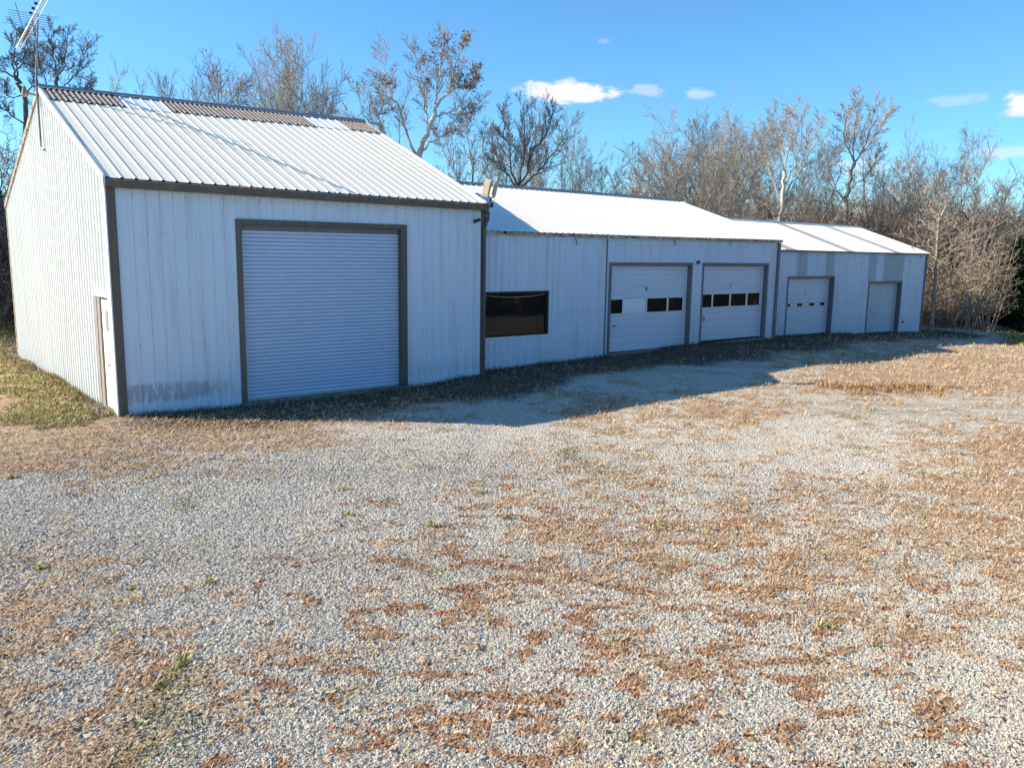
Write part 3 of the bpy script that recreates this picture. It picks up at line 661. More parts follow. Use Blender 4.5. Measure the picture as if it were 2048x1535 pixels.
dr = frame_door(F3, B3, 2.28, 5.762, 2.66, .17, [.37, .62, .82, 1.08, 1.27, 1.7, 1.86, 2.06, 2.22, 2.38], m_door, wins=[(2.56, 2.94), (3.36, 3.8), (4.27, 4.7), (5.07, 5.5)], wz=(1.37, 1.53), rec=.2, fw=.08)
glyph(F3, THREE, 3.93, 1.89, .15, .2, dr)
mb = MB(); mb.tube([F3(2.62, .2, 1.0), F3(2.62, .15, .98), F3(2.62, .15, .88), F3(2.62, .2, .86)], .018, 6); mb.build('handle', m_black, dr)
dr = frame_door(F3, B3, 8.61, 11.656, 2.392, -.04, [.2, .36, .56, .76, .92, 1.12, 1.32, 1.5, 1.7, 1.86, 2.05, 2.2], m_doorold, rec=.2, fw=.08)
glyph(F3, ONE, 10.1, 1.72, .12, .2, dr)
mb = MB(); mb.box(F3, 2.2, 5.8, -.1, .4, -.4, .13, -.4, .10); mb.build('sill', m_conc, B3)
mb = MB(); mb.box(F3, 8.5, 11.8, -.1, .4, -.6, -.04, -.6, -.10); mb.build('sill', m_conc, B3)
mb = MB(); mb.box(F3, 11.98, 12.06, -.05, -.018, .38, .46); mb.tube([F3(12.06, -.04, .42), F3(12.16, -.04, .42)], .02, 6); mb.build('outlet_box', m_black, B3)

def screws(F, a0, a1, pitch, phase, zs, holes, h, par):
    mb = MB(); k = math.ceil((a0 - phase) / pitch)
    while phase + k * pitch < a1:
        a = phase + k * pitch + .055; k += 1
        for z in zs:
            if any(x0 - .1 < a < x1 + .1 and z0 < z < z1 + .1 for x0, x1, z0, z1 in holes): continue
            c = [F(a - .011, -.001, z - .011), F(a + .011, -.001, z - .011), F(a + .011, -.001, z + .011), F(a - .011, -.001, z + .011)]; d = [F(a - .006, -.009, z - .006), F(a + .006, -.009, z - .006), F(a + .006, -.009, z + .006), F(a - .006, -.009, z + .006)]
            mb.add(c + d, [(4, 5, 6, 7), (0, 1, 5, 4), (1, 2, 6, 5), (2, 3, 7, 6), (3, 0, 4, 7)])
    o = mb.build('screws', m_rust, par); tag(o, kind='stuff')
screws(F1, .2, W1 - .1, .264, .14, (.35, 1.45, 2.6, 3.75, 4.5), [(2.5, 6.85, 0, 4.1)], .02, B1)
screws(F2, .2, W2 - .1, .236, .03, (.6, 1.7, 2.8, 3.75), [(.5, 2.95, 1, 2.36), (d1a, d2b, 0, 3.2)], .02, B2)
screws(F3, .2, W3 - .1, .203, .05, (.4, 1.5, 2.6, 3.5), [(2.2, 5.8, 0, 2.7), (8.5, 11.7, 0, 2.4)], .016, B3)

# ------------------------------------------------------------------ things fixed on the sheds
FL = thing('floodlight', F1(W1 + .1, -.15, 4.72), 'tan twin head floodlight sticking up from the right eave corner of the tall shed', 'floodlight')
tv = lambda x, y, z: F1.t[0] * x + F1.n[0] * y
def vec(a, d, z): v = np.array([F1.t[0] * a + F1.n[0] * d, F1.t[1] * a + F1.n[1] * d, z]); return v / np.linalg.norm(v)
up = vec(.36, 0, 1.); 
for sgn, off in ((-1, -.10), (1, .09)):
    nrm = vec(sgn, -.55, .22 * -sgn - .05); side = np.cross(up, nrm); side /= np.linalg.norm(side); u2 = np.cross(nrm, side)
    c = np.array(F1(W1 + .16 + off * 1.25, -.22 - off * .3, 5.13))
    mb = MB(); mb.obox(c, side, u2, nrm, .10, .23, .03)
    mb.obox(c - nrm * .045, side, u2, nrm, .075, .17, .02)
    hd = mb.build('lamp_head', m_tan, FL)
    mb = MB(); mb.obox(c + nrm * .035, side, u2, nrm, .08, .19, .006); mb.build('lens', m_lens if sgn > 0 else m_tan, hd)
mb = MB(); mb.tube([F1(W1 + .02, -.1, 4.70), F1(W1 + .12, -.2, 4.74), F1(W1 + .14, -.22, 4.86)], .025, 8)
mb.tube([F1(W1 + .06, -.2, 4.93), F1(W1 + .14, -.22, 4.86), F1(W1 + .24, -.2, 4.93)], .02, 8); mb.box(F1, W1 + .09, W1 + .19, -.27, -.17, 4.64, 4.76); mb.build('bracket', m_black, FL)
SC = thing('security_camera', F1(8.9, -.03, 4.3), 'small black camera mounted beside the downpipe under the tall shed gutter', 'camera')
mb = MB(); mb.tube([F1(8.92, -.03, 4.3), F1(8.90, -.12, 4.28)], .02, 8); mb.build('mount', m_black, SC)
mb = MB(); mb.tube([F1(8.99, -.13, 4.31), F1(8.80, -.16, 4.25)], .04, 10); mb.build('camera_body', m_black, SC)

# tv antenna on the ridge end
MT = np.array(F1(-.12, 6.55, 0)); e_n = at(97, -22, 19.2); e_f = at(33, 96, 23.6); mt_ = at(76, 34, MT[1]); ztop = float(mt_[2])
AN = thing('tv_antenna', (MT[0], MT[1], 5.92), 'tall television aerial on a mast clamped to the left gable peak', 'antenna')
mb = MB(); mb.tube([(MT[0], MT[1], 5.9), (MT[0], MT[1], 7.6), (float(mt_[0]), MT[1], ztop + .06)], .022, 8); mb.tube([(MT[0], MT[1], 5.95), F1(-.1, 6.4, 5.88), F1(-.04, 6.38, 5.9)], .022, 6); mb.build('mast', m_antd, AN)
bd = (e_f - e_n); BL = np.linalg.norm(bd); bd = bd / BL; ed = np.array([.80, .60, 0.]); ed -= bd * ed.dot(bd); ed /= np.linalg.norm(ed); un = np.cross(ed, bd)
bp = lambda k, e=0, z=0: tuple(e_n + bd * k + ed * e + un * z * (1 if un[2] > 0 else -1))
mb = MB(); mb.obox(bp(BL / 2), bd, ed, un, BL / 2, .018, .02); bm = mb.build('boom', m_ant, AN)
mb = MB(); mb.obox(bp(BL / 2 + .2, .10, -.02), bd, ed, un, BL / 2 - .3, .008, .008); mb.build('boom', m_ant, AN)
km = BL * .45
for i in range(7):
    k_ = km - .55 + i * .19; hl = .46 - .03 * (i % 3)
    mb = MB(); mb.tube([bp(k_, -hl - .12, -.04), bp(k_, hl, -.04)], .0065, 5); mb.build('element', m_antd, AN)
for i in range(9):
    k_ = km + 1.0 + i * .16; hl = .30
    mb = MB(); mb.tube([bp(k_, -hl, -.05), bp(k_, hl, -.05)], .0055, 5); mb.build('element', m_antd, AN)
mb = MB(); mb.tube([bp(km - .3, -.38, .22), bp(km + .2, -.22, -.1)], .011, 5)
for j in range(6): mb.tube([bp(km + .5 + .03 * j, -.12, -.25 - .13 * j), bp(km + .5 + .03 * j, .42, -.25 - .13 * j)], .0055, 5)
mb.tube([bp(km + .5, .12, -.02), bp(km + .6, .12, -1.0)], .012, 6); mb.build('reflector', m_antd, AN)
for j in range(4): mb = MB(); mb.tube([bp(.9 + .42 * j, -.04, .03), bp(.9 + .42 * j, -.11, .03)], .032, 8); mb.build('insulator', m_black, AN)
mb = MB(); mb.tube([bp(km, 0, -.05), (MT[0] + .09, MT[1] - .03, 8.6), (MT[0] + .04, MT[1] - .03, 7.6), (MT[0] + .03, MT[1] - .03, 6.1)], .008, 5); mb.build('cable', m_black, AN)
RB = thing('yard_lamp', F1(-.15, 6.9, 7.3), 'small rusty lamp fitting at the left end of the tall shed ridge', 'lamp')
mb = MB(); mb.tube([F1(-.08, 6.85, 7.28), F1(-.3, 6.95, 7.33)], .03, 8); mb.build('arm', m_rust, RB)
cc = F1(-.34, 6.97, 7.34)
mb = MB(); mb.tube([(cc[0], cc[1], 7.5), (cc[0], cc[1], 7.42), (cc[0], cc[1], 7.3), (cc[0], cc[1], 7.24)], [.03, .05, .085, .08], 12); mb.build('lamp_housing', m_rust, RB)

# ------------------------------------------------------------------ trees
def grow(seed, Ht, spec, skel=None):
    """returns list of (points, radii, level)"""
    r = np.random.RandomState(seed); out = []
    def kids(P, r0, r1, ns, lvl, ln):
        nc = spec['n'][lvl]; nc = max(1, int(round(nc * (.75 + .5 * r.rand())))) if lvl else nc
        lo, hi = spec['span'][min(lvl, len(spec['span']) - 1)]; ph = r.rand() * 6.28
        for c in range(nc):
            tt = lo + (hi - lo) * ((c + r.rand() * .8) / nc); tt = min(tt, .99)
            q = tt * ns; i = min(int(q), ns - 1); f = q - i; pos = P[i] * (1 - f) + P[i + 1] * f; dd = P[i + 1] - P[i]; dd /= np.linalg.norm(dd)
            ph += 2.4 + r.randn() * .4
            ax = np.cross(dd, [0.31, .95, .1]); ax /= np.linalg.norm(ax); bx = np.cross(dd, ax)
            an = R_(spec['ang'][min(lvl, 3)] * (.75 + .5 * r.rand()))
            nd = dd * math.cos(an) + (ax * math.cos(ph) + bx * math.sin(ph)) * math.sin(an)
            rr0 = (r0 + (r1 - r0) * tt ** .8) * spec.get('rr', .62)
            L_ = spec['len'][lvl] * ln * (1 - spec['tap'][min(lvl, 3)] * tt) * (.7 + .6 * r.rand())
            if lvl == 0 and 'abs1' in spec: L_ = spec['abs1'](tt) * Ht * (.85 + .3 * r.rand())
            branch(pos, nd, L_, max(rr0, spec['rmin'] * 1.15), spec['rmin'], lvl + 1)
    def branch(p, d, ln, r0, r1, lvl):
        ns = spec['segs'][min(lvl, len(spec['segs']) - 1)]; P = [np.array(p, float)]; d = np.array(d, float)
        for i in range(ns):
            d = d + r.randn(3) * spec['wig'][min(lvl, 3)] + np.array([0, 0, spec['trop'][min(lvl, 3)] / ns]); d /= np.linalg.norm(d)
            P.append(P[-1] + d * ln / ns)
        P = np.array(P); t = np.linspace(0, 1, ns + 1); out.append((P, r0 + (r1 - r0) * t ** .8, lvl))
        if lvl < spec['levels']: kids(P, r0, r1, ns, lvl, ln)
    if skel:
        for k_, (P, a, b) in enumerate(skel):
            P = np.array(P, float); t = np.linspace(0, len(P) - 1, (len(P) - 1) * 3 + 1); ii = np.minimum(t.astype(int), len(P) - 2); f = (t - ii)[:, None]
            tg = np.gradient(P, axis=0); h00 = 2*f**3-3*f**2+1; h10 = f**3-2*f**2+f; h01 = -2*f**3+3*f**2; h11 = f**3-f**2
            Q = h00 * P[ii] + h10 * tg[ii] + h01 * P[ii + 1] + h11 * tg[ii + 1]; Q[1:] += r.randn(len(Q) - 1, 3) * .05
            n_ = len(Q) - 1; out.append((Q, a + (b - a) * np.linspace(0, 1, n_ + 1) ** .8, 0 if k_ == 0 else 1))
            if k_: kids(Q, a, b, n_, 1, np.linalg.norm(np.diff(Q, axis=0), axis=1).sum())
        return out
    r0 = spec['r0'] * Ht
    lean = spec.get('lean', .05)
    if spec.get('multi'):
        for i in range(spec['multi']):
            a = r.rand() * 6.28; rad = r.rand() * spec.get('spread', .6)
            branch((math.cos(a) * rad, math.sin(a) * rad, 0), (math.cos(a) * spec['fan'] * r.rand(), math.sin(a) * spec['fan'] * r.rand(), 1), Ht * (.6 + .4 * r.rand()), r0 * (.6 + .5 * r.rand()), spec['rmin'], 0)
    else:
        branch((0, 0, 0), (r.randn() * lean, r.randn() * lean, 1), Ht * spec['trunk'], r0, r0 * spec.get('tipr', .3), 0)
    return out
def tubes(br, sides, lv=None):
    Vs, Fs, n0 = [], [], 0
    for P, R, l in br:
        if lv is not None and l not in lv: continue
        n = sides[min(l, len(sides) - 1)]; k = len(P)
        T = np.gradient(P, axis=0); T /= np.linalg.norm(T, axis=1)[:, None] + 1e-9
        A = np.cross(T, [.3, .9, .31]); A /= np.linalg.norm(A, axis=1)[:, None] + 1e-9; B = np.cross(T, A)
        an = np.arange(n) * 2 * math.pi / n
        Vv = P[:, None] + R[:, None, None] * (np.cos(an)[None, :, None] * A[:, None] + np.sin(an)[None, :, None] * B[:, None])
        i = np.arange(k - 1)[:, None] * n; j = np.arange(n)[None]; j2 = (j + 1) % n
        Fs.append((np.stack([i + j, i + j2, i + n + j2, i + n + j], -1) + n0).reshape(-1, 4)); Vs.append(Vv.reshape(-1, 3)); n0 += k * n
    return np.concatenate(Vs), np.concatenate(Fs)
def leafquads(pts, r, size, cols):
    n = len(pts); e1 = r.randn(n, 3); e1 /= np.linalg.norm(e1, axis=1)[:, None]; e2 = np.cross(e1, r.randn(n, 3)); e2 /= np.linalg.norm(e2, axis=1)[:, None]
    s = size * (.5 + r.rand(n, 1)); V = np.stack([pts - e1 * s, pts - e2 * s * .6, pts + e1 * s, pts + e2 * s * .6], 1).reshape(-1, 3)
    ci = r.randint(len(cols), size=n); k = (.7 + .6 * r.rand(n, 1)); cl = np.concatenate([np.array(cols)[ci] * k, np.ones((n, 1))], 1)
    return V, np.repeat(cl, 4, axis=0)
SP = {
 'vase': dict(segs=[9, 7, 5, 4, 3], wig=[.03, .07, .09, .12], trop=[.1, .5, .45, .3], levels=4, n=[14, 8, 6, 4], span=[(.2, 1), (.15, 1), (.1, 1), (.1, 1)], ang=[34, 32, 34, 36],
              len=[.62, .55, .5, .55], tap=[.45, .45, .4, .3], r0=.014, rmin=.012, trunk=.92, tipr=.12),
 'round': dict(segs=[8, 8, 6, 4, 3], wig=[.05, .10, .13, .15], trop=[.1, .35, .3, .2], levels=4, n=[12, 8, 6, 5], span=[(.28, 1), (.2, 1), (.1, 1), (.1, 1)], ang=[50, 42, 42, 45],
              len=[.62, .52, .5, .5], tap=[.35, .4, .4, .3], r0=.018, rmin=.012, trunk=.75, tipr=.22),
 'sycamore': dict(segs=[5, 11, 7, 5, 3], wig=[.05, .10, .13, .17], trop=[.0, .35, .35, .25], levels=4, n=[5, 13, 8, 6], span=[(.55, 1), (.18, 1), (.15, 1), (.1, 1)], ang=[36, 44, 44, 45],
              len=[1.9, .40, .48, .45], tap=[.1, .35, .4, .3], r0=.022, rmin=.012, trunk=.38, tipr=.72, rr=.66),
 'wispy': dict(segs=[9, 7, 5, 3], wig=[.04, .08, .12, .14], trop=[.1, .45, .4, .3], levels=3, n=[18, 10, 9], span=[(.25, 1), (.15, 1), (.1, 1)], ang=[42, 40, 42, 40],
              len=[.42, .5, .5], tap=[.4, .4, .4, .3], r0=.012, rmin=.013, trunk=.96, tipr=.1),
 'leader': dict(segs=[12, 8, 4, 3], wig=[.01, .014, .03, .05], trop=[.02, .09, .08, .1], levels=3, n=[34, 8, 2], span=[(.16, 1), (.15, 1), (.2, 1)], ang=[52, 38, 38, 40],
              abs1=lambda t: .40 * (1 - t) ** .8 + .03, len=[.4, .34, .4], tap=[.3, .4, .4, .3], r0=.012, rmin=.011, trunk=1., tipr=.06, rr=.5),
 'sapling': dict(segs=[9, 5, 3], wig=[.008, .015, .03, .1], trop=[.05, .12, .1, .3], levels=2, n=[26, 5], span=[(.15, 1), (.2, 1)], ang=[38, 36, 36, 40],
              abs1=lambda t: .17 * (1 - t) + .03, len=[.4, .34], tap=[.3, .4, .4, .3], r0=.0058, rmin=.0072, multi=5, fan=.22, spread=.5, trunk=1, rr=.5),
 'snag': dict(segs=[7, 9, 5, 3], wig=[.09, .16, .2, .2], trop=[.05, .3, .15, .1], levels=3, n=[5, 5, 5], span=[(.5, 1), (.35, 1), (.2, 1)], ang=[42, 48, 50, 40],
              len=[.9, .35, .4], tap=[.2, .4, .4, .3], r0=.022, rmin=.014, trunk=.6, tipr=.65, rr=.72),
}
PROTO = {}
def make_proto(key, kind, seed, Ht, barkm, leaves=0, twig=None):
    br = grow(seed, Ht, SP[kind]); sides = [7, 5, 4, 3, 3]
    allp = np.concatenate([p for p, _, _ in br]); zmax = allp[:, 2].max(); wid = np.percentile(np.abs(allp[:, 0]), 97)
    big = (0, 1) if kind in ('sycamore', 'snag') else (0,)
    V0, F0 = tubes(br, sides, big); V1, Fc = tubes(br, sides, [l for l in range(6) if l not in big])
    t = fastmesh('trunk', V0, F0.ravel(), 4, barkm, smooth=True); c = fastmesh('crown', V1, Fc.ravel(), 4, twig or barkm)
    lf = None
    if leaves:
        r = np.random.RandomState(seed); tips = np.array([p[-1] for p, _, l in br if l >= SP[kind]['levels'] - 1]); hi = tips[:, 2] > zmax * .35
        tips = tips[hi]; cl = tips[r.randint(len(tips), size=60)]
        sel = tips[r.randint(len(tips), size=leaves)]; dd = np.min(np.linalg.norm(sel[:, None] - cl[None], axis=2), axis=1); sel = sel[dd < 1.0]
        Vl, cc = leafquads(sel + r.randn(len(sel), 3) * .12, r, .055, [(.20, .11, .07), (.14, .08, .06), (.28, .17, .11)])
        lf = fastmesh('leaves', Vl, np.arange(len(Vl)), 4, m_leaf, cc)
    PROTO[key] = (t, c, lf, np.percentile(allp[:, 2], 98.5), wid)
make_proto('vaseA', 'vase', 11, 16, b_grey); make_proto('vaseB', 'vase', 12, 16, b_dark, twig=b_grey)
make_proto('roundA', 'round', 21, 14, b_dark, 900, twig=b_grey); make_proto('roundB', 'round', 22, 14, b_grey, 0, twig=b_brown)
make_proto('sycA', 'sycamore', 31, 17, b_pale, 6000, twig=b_grey); make_proto('sycB', 'sycamore', 35, 17, b_pale, 0, twig=b_grey)
make_proto('sycC', 'sycamore', 38, 17, b_dark, 0, twig=b_dark)
make_proto('wispA', 'wispy', 41, 12, b_brown, 300); make_proto('wispB', 'wispy', 42, 12, b_grey)
make_proto('leader', 'leader', 51, 9, b_tan); make_proto('sapA', 'sapling', 61, 8, b_tan); make_proto('snag', 'snag', 71, 12, b_dark)
def plant(key, u, vtop, Y, wpx, label, cat='tree', group=None, rot=None, name='bare_tree', mirror=False):
    t, c, lf, zm, wd = PROTO[key]
    p = at(u, vtop, Y); x, y = float(p[0]), float(p[1]); z0 = gz(x, y) - .05; h = float(p[2]) - z0
    s = h / zm; sw = (wpx / 2 * Y / FOC) / wd if wpx else s; sw = min(max(sw * 1.05, s * .7), s * 1.9)
    o = thing(name, (x, y, z0), label, cat, group); o.rotation_euler = (0, 0, random.uniform(0, 6.28) if rot is None else rot); o.scale = (sw, sw, s)
    for me, nm in ((t, 'trunk'), (c, 'crown'), (lf, 'leaves')):
        if me is None: continue
        q = bpy.data.objects.new(nm, me); C.objects.link(q); q.parent = o
        if nm == 'leaves': q['kind'] = 'stuff'
    return o
T = [
 ('wispB', 205, 148, 62, 110, 'small faint bare tree peeking over the roof ridge right of the aerial'),
 ('roundA', 5, 250, 43, 170, 'lower dark bare tree with tangled limbs at the left edge of the photo'),
 ('wispA', 420, 120, 56, 120, 'brushy reddish bare tree with a few leaves above the white ridge panel'),
 ('wispB', 255, 175, 66, 90, 'smallest faint tree just above the left part of the tall roof ridge'),
 ('vaseA', 395, 150, 60, 110, 'pale bare tree touching the brushy reddish one above the ridge'),
 ('roundB', 455, 165, 64, 110, 'low grey tree between the reddish tree and the upright grey tree'),
 ('vaseA', 520, 110, 57, 120, 'left stem companion of the tall upright grey tree'),
 ('roundB', 640, 180, 62, 110, 'low hazy tree behind the narrow bare tree above the tall roof'),
 ('vaseA', 560, 85, 54, 165, 'tall upright grey bare tree above the middle of the tall roof'),
 ('vaseB', 605, 150, 52, 90, 'narrow bare tree just right of the tallest tree above the tall roof'),
 ('wispB', 665, 155, 58, 110, 'thin wispy tree between the upright grey tree and the leafy sycamore'),
 ('roundB', 940, 205, 54, 150, 'bare tree over the gap between tall and middle sheds'),
 ('roundA', 1000, 265, 60, 130, 'bushy low tree close behind the middle roof ridge at its left'),
 ('wispB', 1125, 245, 60, 100, 'thin tree right of the dark many limbed tree'),
 ('roundA', 1190, 295, 54, 140, 'low twiggy tree where the skyline dips behind the middle roof'),
 ('wispA', 1270, 330, 70, 90, 'lowest distant tree in the skyline dip'),
 ('sycB', 1375, 240, 52, 150, 'pale trunked tree rising where the middle roof ridge ends'),
 ('roundB', 1420, 250, 56, 130, 'brown bare tree right of the pale trunk above the middle roof end'),
 ('wispA', 1335, 300, 60, 110, 'reddish thin tree left of the pale trunk above the middle roof'),
 ('roundA', 1490, 232, 60, 110, 'bare tree with brown leaf clumps behind the middle roof slope'),
 ('vaseB', 1650, 290, 52, 110, 'dark forked tree left of the tallest right side tree'),
 ('sycC', 1765, 290, 50, 130, 'dark leaning tree over the right end of the far roof'),
 ('sycB', 1880, 250, 54, 200, 'broad whitish tree above the right corner of the far shed'),
 ('wispB', 1950, 300, 58, 120, 'thin pale tree between the broad whitish tree and the dead snag'),
 ('snag', 1992, 330, 46, 150, 'dark gnarled half dead tree near the right edge'),
 ('roundB', 2045, 330, 60, 130, 'bare tree cut by the right edge of the photo'),
 ('wispB', 700, 225, 70, 110, 'faint low tree where the tall roof ridge ends'),
 ('wispA', 1090, 270, 64, 110, 'brown thin tree showing through the dark many limbed tree'),
 ('vaseA', 1455, 255, 50, 120, 'grey upright tree between the brown tree and the leaf clumped tree'),
 ('roundB', 1400, 262, 58, 150, 'broad brown crowned tree just right of the pale trunk'),
 ('roundB', 1470, 270, 57, 150, 'broad brown crowned tree left of the leaf clumped tree'),
 ('roundA', 1345, 275, 55, 120, 'dark brown round tree at the left end of the dense right side wood'),
 ('roundB', 1525, 260, 62, 120, 'hazy bare tree left of the whitest sycamore'),
 ('wispB', 1620, 270, 60, 120, 'hazy bare tree right of the whitest sycamore'),
 ('roundB', 1810, 320, 60, 130, 'grey rounded tree above the right end of the far roof'),
 ('vaseA', 1835, 330, 66, 120, 'distant bare tree behind the broad whitish tree'),
]
for i, (k_, u, v, Y, wp, lb) in enumerate(T): plant(k_, u, v, Y, wp, lb, group='bare trees behind the sheds')
plant('leader', 1888, 385, 41.5, 190, 'pale young tree with straight stem and rising twigs beside the far shed corner', group='young trees beside the far shed')
plant('leader', 1856, 470, 47.5, 100, 'slim young tree closest to the far shed end wall', group='young trees beside the far shed')
for u, v, Y, lb in ((1962, 440, 43, 'clump of thin pale saplings left of the evergreen'), (1935, 500, 44.5, 'short sapling clump between the young tree and the taller sapling clump'), (1998, 455, 45, 'arching pale sapling clump in front of the dark evergreen'), (1860, 520, 46.5, 'low sapling clump behind the young tree'), (1915, 430, 45.5, 'tall thin sapling clump just right of the young tree'), (1948, 470, 47, 'sapling clump directly left of the tallest sapling clump'), (1982, 480, 46, 'sapling clump between the tallest clump and the arching one')):
    plant('sapA', u, v, Y, 95, lb, 'sapling', 'sapling clumps beside the far shed', name='sapling_clump')
def hero(label, Y, seed, bk, tw, limbs, r0, leaves=0, sp='sycamore'):
    rr2 = random.Random(seed); u0, v0 = limbs[0][0][0]; b = at(u0, v0, Y); x, y = float(b[0]), float(b[1]); z0 = gz(x, y) - .05
    o = thing('bare_tree', (x, y, z0), label, 'tree', 'bare trees behind the sheds'); sk = []
    P0 = [np.array([0, 0, 0.])]
    for i, (pts, ra, rb) in enumerate(limbs):
        drift = rr2.uniform(-3.2, 3.2) if i else 0; P = []
        for j, (u, v) in enumerate(pts):
            q = at(u, v, Y + drift * (j / max(1, len(pts) - 1)) ** 1.2); P.append(q - np.array([x, y, z0]))
        sk.append((P0 + P if i == 0 else P, ra, rb))
    sd_ = dict(SP[sp]); sd_.update(len=[.62, .30, .46, .45], rr=.45, rmin=.0085, ang=[36, 38, 36, 38], n=[5, 14, 9, 6], wig=[.03, .055, .075, .09], trop=[0, .5, .45, .35]); br = grow(seed, 16, sd_, [(P, a * (.66 if leaves else .54), b * .7) for P, a, b in sk])
    V0, F0 = tubes(br[:1], [9]); V1, Fc = tubes([q for k_, q in enumerate(br) if k_], [7, 6, 4, 3, 3])
    for me, nm in ((fastmesh('trunk', V0, F0.ravel(), 4, bk, smooth=True), 'trunk'), (fastmesh('limbs', np.concatenate([q for q in [V1]]), Fc.ravel(), 4, tw), 'crown')):
        q = bpy.data.objects.new(nm, me); C.objects.link(q); q.parent = o
    big = [q for q in br[1:] if q[2] == 1]; Vb, Fb = tubes([(P, R * 1.03, l) for P, R, l in big], [7])
    q = bpy.data.objects.new('limb', fastmesh('limb', Vb, Fb.ravel(), 4, bk, smooth=True)); C.objects.link(q); q.parent = o; q['kind'] = 'stuff'
    if leaves:
        r = np.random.RandomState(seed); tips = np.array([p[-1] for p, _, l in br if l >= 3]); tips = tips[tips[:, 2] > 8.5]
        cl = tips[r.randint(len(tips), size=45)]; sel = tips[r.randint(len(tips), size=leaves)]; dd = np.min(np.linalg.norm(sel[:, None] - cl[None], axis=2), axis=1); sel = sel[dd < .8]
        Vl, cc = leafquads(sel + r.randn(len(sel), 3) * .13, r, .058, [(.22, .12, .085), (.15, .085, .065), (.30, .18, .12)])
        q = bpy.data.objects.new('leaves', fastmesh('leaves', Vl, np.arange(len(Vl)), 4, m_leaf, cc)); C.objects.link(q); q.parent = o; q['kind'] = 'stuff'
hero('large spreading sycamore with clinging brown leaves above the right roof slope', 52, 3, b_pale, b_grey, [
  ([(836, 400), (838, 310), (846, 285), (857, 258), (869, 233), (874, 211)], .36, .17),
  ([(874, 211), (884, 195), (896, 186), (904, 160), (912, 130), (922, 100), (926, 84)], .13, .025),
  ([(857, 258), (852, 232), (850, 190), (845, 160), (838, 130), (828, 104)], .13, .025),
  ([(874, 211), (873, 190), (880, 150), (884, 110), (886, 76)], .12, .025),
  ([(869, 233), (890, 226), (920, 230), (940, 224), (965, 200)], .10, .025),
  ([(837, 320), (820, 280), (806, 250), (800, 220), (788, 198), (776, 170), (766, 140), (760, 114)], .15, .025),
  ([(836, 350), (815, 308), (799, 290), (772, 273), (755, 250), (735, 238), (720, 208), (712, 172)], .15, .025),
  ([(772, 273), (758, 235), (766, 205), (772, 168)], .08, .02),
  ([(838, 305), (868, 282), (890, 268), (915, 262), (938, 248)], .10, .025),
  ([(896, 186), (915, 176), (940, 168), (955, 140)], .07, .02)], .3, 3200)
hero('dark bare tree at the left edge, trunk just left of the aerial mast', 46, 4, b_dark, b_dark, [
  ([(53, 330), (51, 215), (47, 190), (39, 169), (34, 158)], .26, .15),
  ([(34, 158), (36, 139), (44, 125), (50, 100), (54, 66)], .10, .022), ([(34, 158), (30, 143), (24, 125), (29, 108), (32, 88), (34, 58)], .10, .022),
  ([(34, 158), (12, 146), (-5, 134), (-20, 100), (-26, 70)], .10, .022), ([(51, 200), (62, 174), (72, 168), (76, 150), (68, 110), (72, 80)], .08, .022),
  ([(47, 190), (20, 196), (3, 180), (-12, 160)], .07, .02), ([(51, 250), (25, 232), (5, 216), (-15, 205)], .08, .02), ([(52, 280), (75, 250), (85, 225)], .07, .02)], .2, 0)
hero('dark slender tree rising right of the aerial mast behind the gable peak', 50, 5, b_dark, b_dark, [
  ([(112, 330), (111, 215), (111, 172), (114, 155)], .24, .15),
  ([(114, 155), (110, 135), (106, 110), (103, 82), (105, 54)], .10, .022), ([(114, 155), (124, 145), (131, 120), (134, 95), (135, 62)], .10, .022),
  ([(111, 205), (95, 172), (85, 150), (80, 132), (75, 105)], .09, .022), ([(112, 212), (128, 176), (140, 160), (158, 140), (165, 115), (175, 95)], .09, .022),
  ([(112, 240), (140, 200), (165, 180), (185, 165)], .07, .02)], .2, 0)
hero('whitest sycamore standing straight behind the far roof ridge', 53, 6, b_pale, b_grey, [
  ([(1558, 520), (1559, 443), (1563, 408), (1567, 373), (1571, 341)], .30, .16),
  ([(1571, 341), (1575, 301), (1575, 269), (1578, 222)], .11, .022), ([(1563, 404), (1545, 360), (1537, 330), (1528, 300), (1534, 262)], .10, .022),
  ([(1565, 395), (1585, 365), (1597, 345), (1608, 315), (1625, 280), (1640, 256)], .12, .022), ([(1567, 373), (1590, 330), (1600, 290), (1605, 250), (1602, 222)], .10, .022),
  ([(1571, 345), (1556, 300), (1550, 260), (1555, 232)], .09, .022), ([(1559, 445), (1535, 415), (1515, 395), (1500, 380)], .08, .02)], .2, 0)
hero('tallest dark topped tree on the right side above the far roof', 56, 7, b_grey, b_grey, [
  ([(1690, 540), (1690, 470), (1693, 408), (1696, 381), (1701, 355), (1709, 325)], .32, .17),
  ([(1709, 325), (1705, 290), (1712, 250), (1714, 220), (1716, 192)], .11, .022), ([(1709, 325), (1722, 305), (1735, 275), (1745, 240), (1750, 208)], .12, .022),
  ([(1718, 308), (1750, 275), (1770, 240), (1784, 216)], .10, .022), ([(1709, 325), (1693, 290), (1688, 255), (1692, 222)], .10, .022),
  ([(1693, 408), (1675, 380), (1660, 345), (1650, 310), (1645, 276)], .10, .022), ([(1696, 381), (1725, 360), (1745, 330), (1765, 295)], .10, .022)], .2, 0, 'vase')
